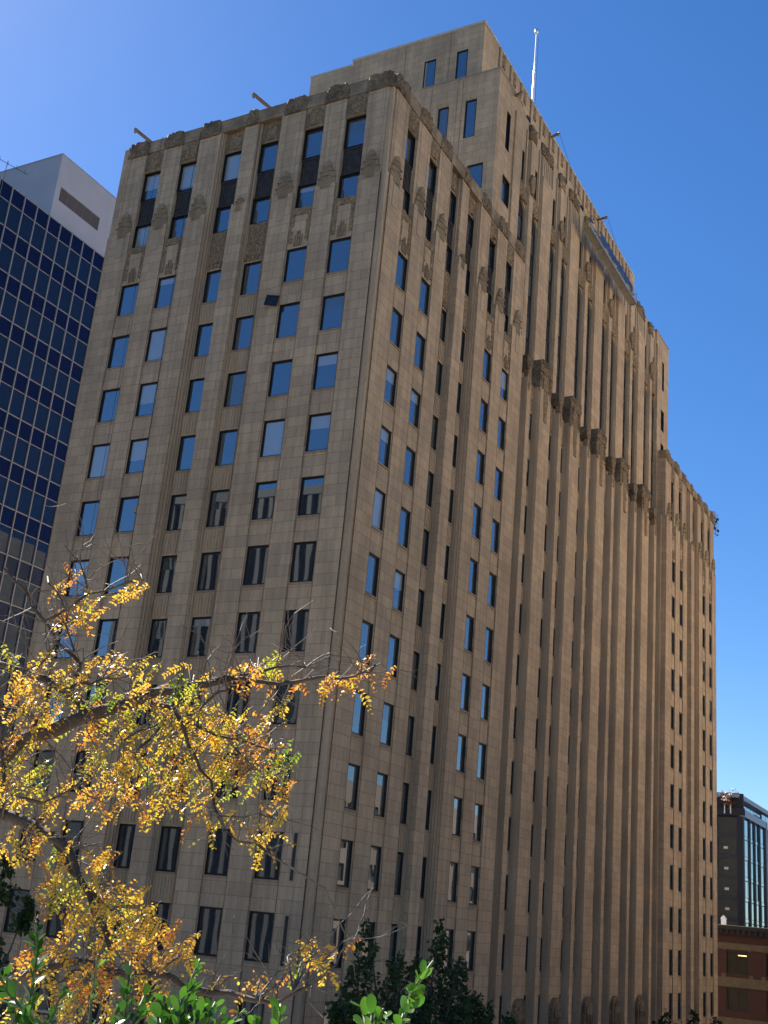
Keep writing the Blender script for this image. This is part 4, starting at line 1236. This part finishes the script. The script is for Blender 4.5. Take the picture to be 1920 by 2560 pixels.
# clumps: (u, v, ru, rv, n, tone) in 1659-wide photo units
CL = [(165, 1222, 18, 10, 3, .8), (118, 1268, 16, 8, 3, .75), (160, 1330, 40, 18, 9, .7), (215, 1300, 40, 18, 10, .6), (270, 1268, 34, 10, 6, .6), (305, 1265, 10, 14, 3, .68), (145, 1310, 20, 12, 4, .7),
      (100, 1425, 34, 22, 12, .55), (180, 1432, 40, 22, 14, .6), (245, 1425, 34, 14, 8, .62), (65, 1482, 50, 26, 18, .62), (140, 1478, 52, 26, 20, .55), (205, 1485, 34, 22, 9, .25), (285, 1450, 16, 26, 5, .35), (320, 1440, 24, 20, 6, .42), (70, 1540, 50, 30, 20, .62), (20, 1420, 14, 20, 5, .3), (150, 1535, 24, 24, 5, .25),
      (320, 1495, 50, 24, 16, .6), (385, 1492, 46, 30, 20, .22), (430, 1470, 22, 18, 7, .6), (395, 1432, 6, 14, 2, .7), (545, 1440, 32, 16, 10, .78), (575, 1425, 24, 18, 7, .35), (520, 1455, 20, 10, 4, .82), (590, 1490, 8, 10, 2, .75), (655, 1468, 40, 5, 6, .9), (715, 1468, 26, 8, 6, .85), (760, 1462, 26, 10, 9, .8), (795, 1428, 10, 16, 5, .85), (782, 1490, 6, 14, 2, .7), (837, 1448, 4, 7, 1, .75), (608, 1518, 16, 14, 4, .4), (605, 1515, 8, 8, 2, .55),
      (250, 1515, 40, 18, 10, .5), (210, 1535, 24, 16, 6, .75), (400, 1530, 40, 22, 14, .45), (360, 1550, 36, 26, 14, .5), (450, 1545, 40, 30, 18, .55), (500, 1555, 36, 26, 16, .55), (545, 1572, 30, 24, 10, .62), (575, 1545, 16, 12, 4, .78), (430, 1590, 50, 32, 24, .55), (370, 1600, 46, 34, 22, .5), (500, 1610, 40, 30, 16, .55), (280, 1580, 50, 20, 10, .55), (240, 1560, 40, 16, 8, .45), (285, 1545, 26, 16, 8, .2), (200, 1580, 30, 14, 5, .8),
      (560, 1625, 18, 30, 6, .72), (600, 1640, 24, 30, 10, .16), (628, 1640, 12, 36, 10, .05), (590, 1610, 18, 20, 5, .7), (575, 1665, 30, 30, 12, .45), (605, 1690, 22, 24, 8, .72), (550, 1600, 18, 14, 4, .9), (480, 1640, 44, 30, 18, .5), (440, 1670, 40, 30, 14, .48), (500, 1690, 30, 24, 10, .3), (535, 1650, 20, 34, 8, .5),
      (30, 1600, 36, 34, 16, .72), (80, 1580, 30, 20, 8, .6), (30, 1660, 34, 34, 14, .5), (85, 1660, 34, 26, 12, .3), (60, 1720, 50, 24, 14, .5), (105, 1740, 24, 16, 5, .6), (220, 1640, 50, 26, 18, .48), (280, 1640, 44, 26, 18, .55), (320, 1650, 30, 26, 10, .5), (230, 1690, 50, 24, 16, .6), (190, 1715, 30, 18, 9, .75), (270, 1695, 36, 22, 10, .52), (285, 1715, 26, 14, 6, .75), (250, 1740, 30, 16, 5, .65), (145, 1690, 20, 12, 4, .72), (370, 1690, 46, 34, 18, .5), (420, 1720, 40, 30, 14, .48), (350, 1735, 26, 20, 8, .5), (395, 1650, 40, 30, 16, .55), (315, 1755, 6, 16, 3, .7), (10, 1700, 20, 30, 6, .5),
      (475, 1770, 26, 12, 5, .5), (455, 1782, 16, 12, 3, .5), (510, 1770, 14, 10, 2, .6), (555, 1770, 24, 16, 6, .75), (585, 1790, 16, 20, 5, .5), (600, 1765, 16, 14, 3, .7), (575, 1815, 20, 14, 4, .68), (555, 1830, 14, 10, 2, .35), (420, 1760, 10, 6, 1, .9), (580, 1745, 20, 14, 3, .6),
      (205, 1850, 32, 16, 9, .62), (235, 1842, 20, 12, 5, .78), (220, 1880, 20, 22, 7, .5), (190, 1842, 16, 8, 3, .85), (45, 1800, 40, 22, 10, .6), (90, 1795, 28, 18, 6, .75), (35, 1830, 24, 18, 5, .6), (95, 1810, 12, 14, 4, .55), (125, 1840, 24, 16, 6, .15), (135, 1880, 40, 20, 12, .62), (150, 1905, 40, 26, 18, .3), (115, 1930, 30, 20, 9, .55), (180, 1930, 50, 28, 22, .4), (240, 1920, 44, 22, 16, .7), (275, 1935, 40, 24, 14, .5), (205, 1970, 56, 30, 24, .58), (265, 1975, 50, 30, 20, .45), (310, 1965, 30, 26, 10, .6), (160, 1985, 30, 20, 10, .68), (230, 2015, 60, 26, 22, .4), (300, 2015, 46, 22, 14, .6), (345, 2000, 30, 18, 8, .6), (370, 1995, 14, 12, 4, .8), (345, 2040, 44, 26, 18, .72), (380, 2060, 36, 26, 12, .7), (300, 2060, 50, 24, 16, .55), (410, 2040, 20, 24, 6, .55), (120, 2045, 50, 18, 14, .75), (60, 2060, 40, 18, 8, .7), (190, 2075, 50, 20, 12, .6), (90, 2095, 46, 20, 12, .5), (170, 2120, 50, 26, 18, .82), (230, 2110, 40, 26, 14, .72), (140, 2150, 46, 22, 14, .3), (60, 2170, 50, 26, 16, .5), (200, 2160, 36, 22, 12, .68), (240, 2180, 20, 20, 8, .5), (300, 2110, 40, 20, 10, .6), (330, 2140, 30, 24, 8, .55), (340, 2190, 20, 12, 4, .5), (20, 2130, 20, 30, 6, .75), (110, 2195, 60, 14, 10, .35),
      (655, 2042, 26, 8, 5, .58), (685, 2052, 20, 10, 4, .7), (640, 2085, 24, 6, 4, .5), (690, 2068, 20, 8, 5, .6), (710, 2078, 12, 10, 3, .5), (565, 2120, 12, 8, 3, .75), (520, 2118, 10, 8, 3, .72), (600, 2118, 8, 12, 2, .85), (470, 2110, 14, 20, 4, .5), (750, 2028, 4, 7, 1, .95)]
for (u, v, ru, rv, n, tone) in CL:
    for _ in range(int(n * (.72 if v < 1830 else .58) + .5)):
        uu = (u + rt.gauss(0, .44) * ru) / K; vv = (v + rt.gauss(0, .44) * rv) / K
        base_d = 4.55 if v < 1750 else (4.25 if v < 2030 else 4.05)
        p = at(uu, vv, base_d + rt.uniform(-.35, .35))
        d = (RX * rt.choice([-1, -1, 1]) * rt.uniform(.4, 1.2) + RY * rt.uniform(.0, .9) + RZ * rt.uniform(-.5, .5))
        compound(p - d.normalized() * .05, d, rt.uniform(.08, .15), min(1, max(0, tone + rt.gauss(0, .13))), rt.uniform(.4, 1.1))
    # a carrying twig from the nearest limb
    c = at(u / K, v / K, 4.55 if v < 1750 else (4.25 if v < 2030 else 4.05))
    best = min(allp[::3], key=lambda t: (t[0] - c).length)
    if (best[0] - c).length > .05:
        mid_ = (best[0] + c) / 2 + Vector((rt.gauss(0, .03), rt.gauss(0, .03), .03))
        twigs.tube([best[0], mid_, c], [.004, .003, .0015], 5, cap=False)
trunk.build('trunk', BARK, lt, True)
twigs.build('twigs', TWIG, lt, True)
leaf.build('crown', YLEAF, lt)
print('leaf faces', len(leaf.f))

# ---- evergreen shrub shoots in the foreground
GLEAF = leafmat('glossy_green_leaf', [(0, (.012, .04, .005)), (.5, (.035, .115, .008)), (.85, (.085, .22, .014)), (1, (.15, .31, .025))], rough=.28, trans=.38, spec=.35)
GSTEM = mat('green_stem', (.10, .12, .05), .6)
def shrub(label, shoots, rs):
    o = thing('evergreen_shrub', label, 'shrub', None)
    lf = MB(); lf.tone = []; stm = MB()
    for (px, d, size, lo_, hi_, dens) in shoots:
        pts = [at(u / K, v / K, d + rs.uniform(-.03, .03)) for u, v in px]
        fine = []
        for a, b in zip(pts, pts[1:]):
            k = max(2, int((b - a).length / .008))
            fine += [a + (b - a) * (i / k) for i in range(k)]
        fine.append(pts[-1])
        stm.tube(fine, [.0032 * (1 - .6 * i / len(fine)) + .0006 for i in range(len(fine))], 6)
        root = at(shoots[0][0][0][0] / K, 2420 / K, d) if not lf.f else root
        stm.tube([root, root.lerp(fine[0], .6), fine[0]], [.005, .004, .0034], 6)
        L = sum((b - a).length for a, b in zip(fine, fine[1:]))
        n = int(L / .0065 * dens)
        for i in range(n):
            t = (i + rs.random() * .6) / n
            idx = min(len(fine) - 2, int(t * (len(fine) - 1)))
            p = fine[idx]; ax = (fine[idx + 1] - fine[idx]).normalized()
            ph = i * 2.4 + rs.uniform(-.4, .4)
            a = ax.orthogonal().normalized(); b = ax.cross(a)
            out = a * math.cos(ph) + b * math.sin(ph)
            up = rs.uniform(.5, 1.5)
            dr = (out + ax * up).normalized()
            s_ = size * rs.uniform(.5, 1.0) * (1 - .25 * (t > .93))
            ln = s_; wd = s_ * .27
            sd = dr.cross(ax).normalized() if dr.cross(ax).length > .01 else dr.orthogonal()
            sd = (sd + Vector((rs.gauss(0, .25), rs.gauss(0, .25), rs.gauss(0, .25)))).normalized()
            sd = (sd - dr * sd.dot(dr)).normalized(); nr = dr.cross(sd)
            if nr.dot(ax) < 0: nr = -nr
            prof = [(0, .02), (.12, .35), (.35, .8), (.6, 1.0), (.82, .82), (.95, .42), (1, .05)]
            k0 = len(lf.v); bend = rs.uniform(-.12, .22)
            for (q, h) in prof:
                c = p + dr * ln * q + nr * ln * bend * q * q
                cup = nr * wd * h * .28
                lf.v += [c - sd * wd * h + cup, c, c + sd * wd * h + cup]
            tn = min(1, max(0, rs.uniform(lo_, hi_)))
            for q in range(len(prof) - 1):
                for e in (0, 1):
                    lf.f.append((k0 + q * 3 + e, k0 + q * 3 + e + 1, k0 + q * 3 + 4 + e, k0 + q * 3 + 3 + e)); lf.mi.append(0); lf.tone.append(tn)
    stm.build('stem', GSTEM, o, True)
    lf.build('foliage', GLEAF, o, True)
    return o
rs = random.Random(21)
left = [([(60, 2280), (66, 2160), (80, 2060), (78, 1990)], 2.2, .030, .05, .45, 1.0), ([(40, 2280), (30, 2180), (10, 2090)], 2.1, .030, .1, .5, .9), ([(75, 2280), (60, 2200), (20, 2140), (-10, 2100)], 2.0, .032, .1, .6, 1.0),
        ([(70, 2290), (110, 2200), (140, 2130)], 2.3, .028, .0, .25, .8), ([(150, 2290), (120, 2230), (40, 2200)], 2.0, .032, .2, .7, 1.0), ([(90, 2300), (60, 2240), (50, 2170)], 2.05, .03, .1, .5, 1.0),
        ([(255, 2300), (268, 2210), (275, 2140), (282, 2080)], 2.1, .028, .1, .55, 1.0), ([(260, 2300), (290, 2200), (322, 2130)], 2.1, .028, .2, .7, .9), ([(186, 2300), (198, 2160), (212, 2062)], 2.3, .030, .4, .9, .3), ([(255, 2300), (240, 2230), (255, 2170)], 2.05, .03, .1, .5, 1.0)]
shrub('dark glossy evergreen shoots in the bottom left corner below the yellow leaves', left, rs)
midl = [([(380, 2300), (400, 2190), (412, 2120), (432, 2072)], 1.95, .034, .45, 1, 1.0), ([(370, 2300), (385, 2200), (395, 2140)], 1.9, .034, .25, .8, 1.1), ([(350, 2300), (362, 2200), (352, 2150)], 1.95, .033, .2, .7, 1.0),
        ([(400, 2300), (440, 2220), (465, 2165)], 1.95, .033, .4, .95, 1.0), ([(420, 2300), (480, 2230), (530, 2180)], 2.0, .032, .4, .95, .8), ([(400, 2310), (420, 2230), (425, 2160)], 1.9, .034, .3, .85, 1.1), ([(340, 2300), (345, 2230), (340, 2190)], 1.9, .034, .2, .7, 1.0), ([(440, 2310), (452, 2240), (480, 2190)], 1.9, .033, .3, .9, 1.0), ([(590, 2300), (600, 2220), (606, 2170)], 2.0, .034, .55, 1, .9), ([(530, 2300), (545, 2240), (550, 2205)], 1.95, .032, .3, .9, .9), ([(390, 2310), (375, 2230), (372, 2180)], 1.9, .034, .1, .5, 1.1)]
shrub('bright green leafy shrub tips at the bottom edge, left of centre', midl, rs)
rgt = [([(850, 2290), (868, 2210), (885, 2160), (905, 2120), (936, 2076)], 1.75, .030, .5, 1, 1.0), ([(840, 2290), (838, 2230), (835, 2200)], 1.75, .030, .5, 1, .9), ([(800, 2290), (790, 2220), (783, 2165)], 1.8, .028, .4, 1, .9), ([(800, 2290), (815, 2220), (828, 2180)], 1.8, .028, .4, 1, 1.0), ([(790, 2290), (800, 2220), (806, 2180)], 1.75, .028, .3, .9, 1.0), ([(845, 2300), (855, 2240), (872, 2190)], 1.7, .030, .4, .95, 1.0)]
shrub('sunlit green shrub shoot leaning right at the bottom edge in front of the dark trees', rgt, rs)

# ---- shaded street trees at the foot of the tower
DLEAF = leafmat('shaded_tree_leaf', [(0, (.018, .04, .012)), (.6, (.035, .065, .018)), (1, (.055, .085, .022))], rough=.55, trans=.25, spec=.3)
def street_tree(label, spires, base_xy, size, rs, n_per=900):
    "spires: (top point x, y, z, radius, depth of crown)"
    o = thing('street_tree', label, 'tree', 'shaded street trees')
    tk = MB(); lf = MB(); lf.tone = []
    bx, by = base_xy
    hub = Vector((bx, by, 3.2))
    tk.tube([Vector((bx, by, .1)), Vector((bx + .05, by, 1.8)), hub], [.2, .16, .14], 10)
    for (x, y, z, r, dep) in spires:
        tip = Vector((x, y, z + ZO))
        mid_ = hub.lerp(tip, .5) + Vector((rs.gauss(0, .2), rs.gauss(0, .2), -.3))
        tk.tube([hub, mid_, hub.lerp(tip, .8) + Vector((0, 0, -.1)), tip], [.10, .07, .035, .012], 7)
        for _ in range(n_per):
            t = rs.random() ** .75
            rad = r * (0.10 + .9 * t ** .75) * (1 + .35 * math.sin(t * 19 + x * 3))
            an_ = rs.uniform(0, 2 * math.pi); rr_ = rad * rs.random() ** .55
            if noise.noise(Vector((x * 2 + math.cos(an_) * 1.7, math.sin(an_) * 1.7 + y, t * 7))) < -.18: continue
            p = tip + Vector((math.cos(an_) * rr_ * 1.0, math.sin(an_) * rr_, -t * dep + rs.gauss(0, .08)))
            a = Vector((rs.gauss(0, 1), rs.gauss(0, 1), rs.gauss(-.5, .8))).normalized(); sd = a.orthogonal().normalized()
            sd = (sd * math.cos(an_) + a.cross(sd) * math.sin(an_))
            s_ = size * rs.uniform(.6, 1.25)
            lf.quad(p, p + a * s_ * .5 + sd * s_ * .36, p + a * s_, p + a * s_ * .5 - sd * s_ * .36); lf.tone.append(min(1, max(0, rs.gauss(.5, .25))))
        for _ in range(14):
            t = rs.uniform(.1, .9); q = tip.lerp(hub, t * dep / max(.1, (tip - hub).length))
            an_ = rs.uniform(0, 6.28); tk.tube([q, q + Vector((math.cos(an_), math.sin(an_), .35)) * r * (.3 + .7 * t)], [.02, .005], 4)
    tk.build('trunk', mat('shaded_bark', (.06, .05, .04), .9), o, True)
    lf.build('crown', DLEAF, o)
rs = random.Random(33)
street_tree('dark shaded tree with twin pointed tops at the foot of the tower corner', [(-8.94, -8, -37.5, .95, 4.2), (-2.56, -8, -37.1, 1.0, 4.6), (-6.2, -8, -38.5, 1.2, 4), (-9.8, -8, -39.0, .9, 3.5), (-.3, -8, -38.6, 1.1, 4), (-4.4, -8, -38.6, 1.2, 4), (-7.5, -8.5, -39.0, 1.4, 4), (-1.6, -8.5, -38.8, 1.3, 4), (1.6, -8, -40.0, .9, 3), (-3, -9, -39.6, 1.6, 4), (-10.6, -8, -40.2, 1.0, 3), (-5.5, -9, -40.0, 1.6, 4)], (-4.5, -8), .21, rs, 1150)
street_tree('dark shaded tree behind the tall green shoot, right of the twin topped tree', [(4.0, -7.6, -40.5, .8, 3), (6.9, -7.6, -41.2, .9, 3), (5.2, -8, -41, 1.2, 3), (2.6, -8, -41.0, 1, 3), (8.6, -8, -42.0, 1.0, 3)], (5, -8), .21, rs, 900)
def bpx(u, v, x=None, y=None):
    r = RX * ((u - 960) / FPX) + RY * ((v - 1280) / FPX) + RZ
    t = (x - CAM.x) / r.x if x is not None else (y - CAM.y) / r.y
    return CAM + r * t
P1 = bpx(70, 2265, x=-14); P2 = bpx(15, 2150, x=-14); P3 = bpx(20, 2370, x=-14)
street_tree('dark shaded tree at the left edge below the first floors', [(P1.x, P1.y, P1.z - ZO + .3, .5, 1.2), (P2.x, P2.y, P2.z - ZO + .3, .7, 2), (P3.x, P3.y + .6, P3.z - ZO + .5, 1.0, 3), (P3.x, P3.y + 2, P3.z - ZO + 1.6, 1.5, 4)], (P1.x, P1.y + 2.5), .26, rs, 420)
P1 = bpx(1665, 2525, y=-6); P2 = bpx(1735, 2530, y=-6); P3 = bpx(1790, 2540, y=-6)
street_tree('small dark tree top at the bottom right by the far end of the tower', [(P.x, P.y, P.z - ZO, 1.2, 3) for P in (P1, P2, P3)], (P2.x, P2.y), .4, rs, 260)
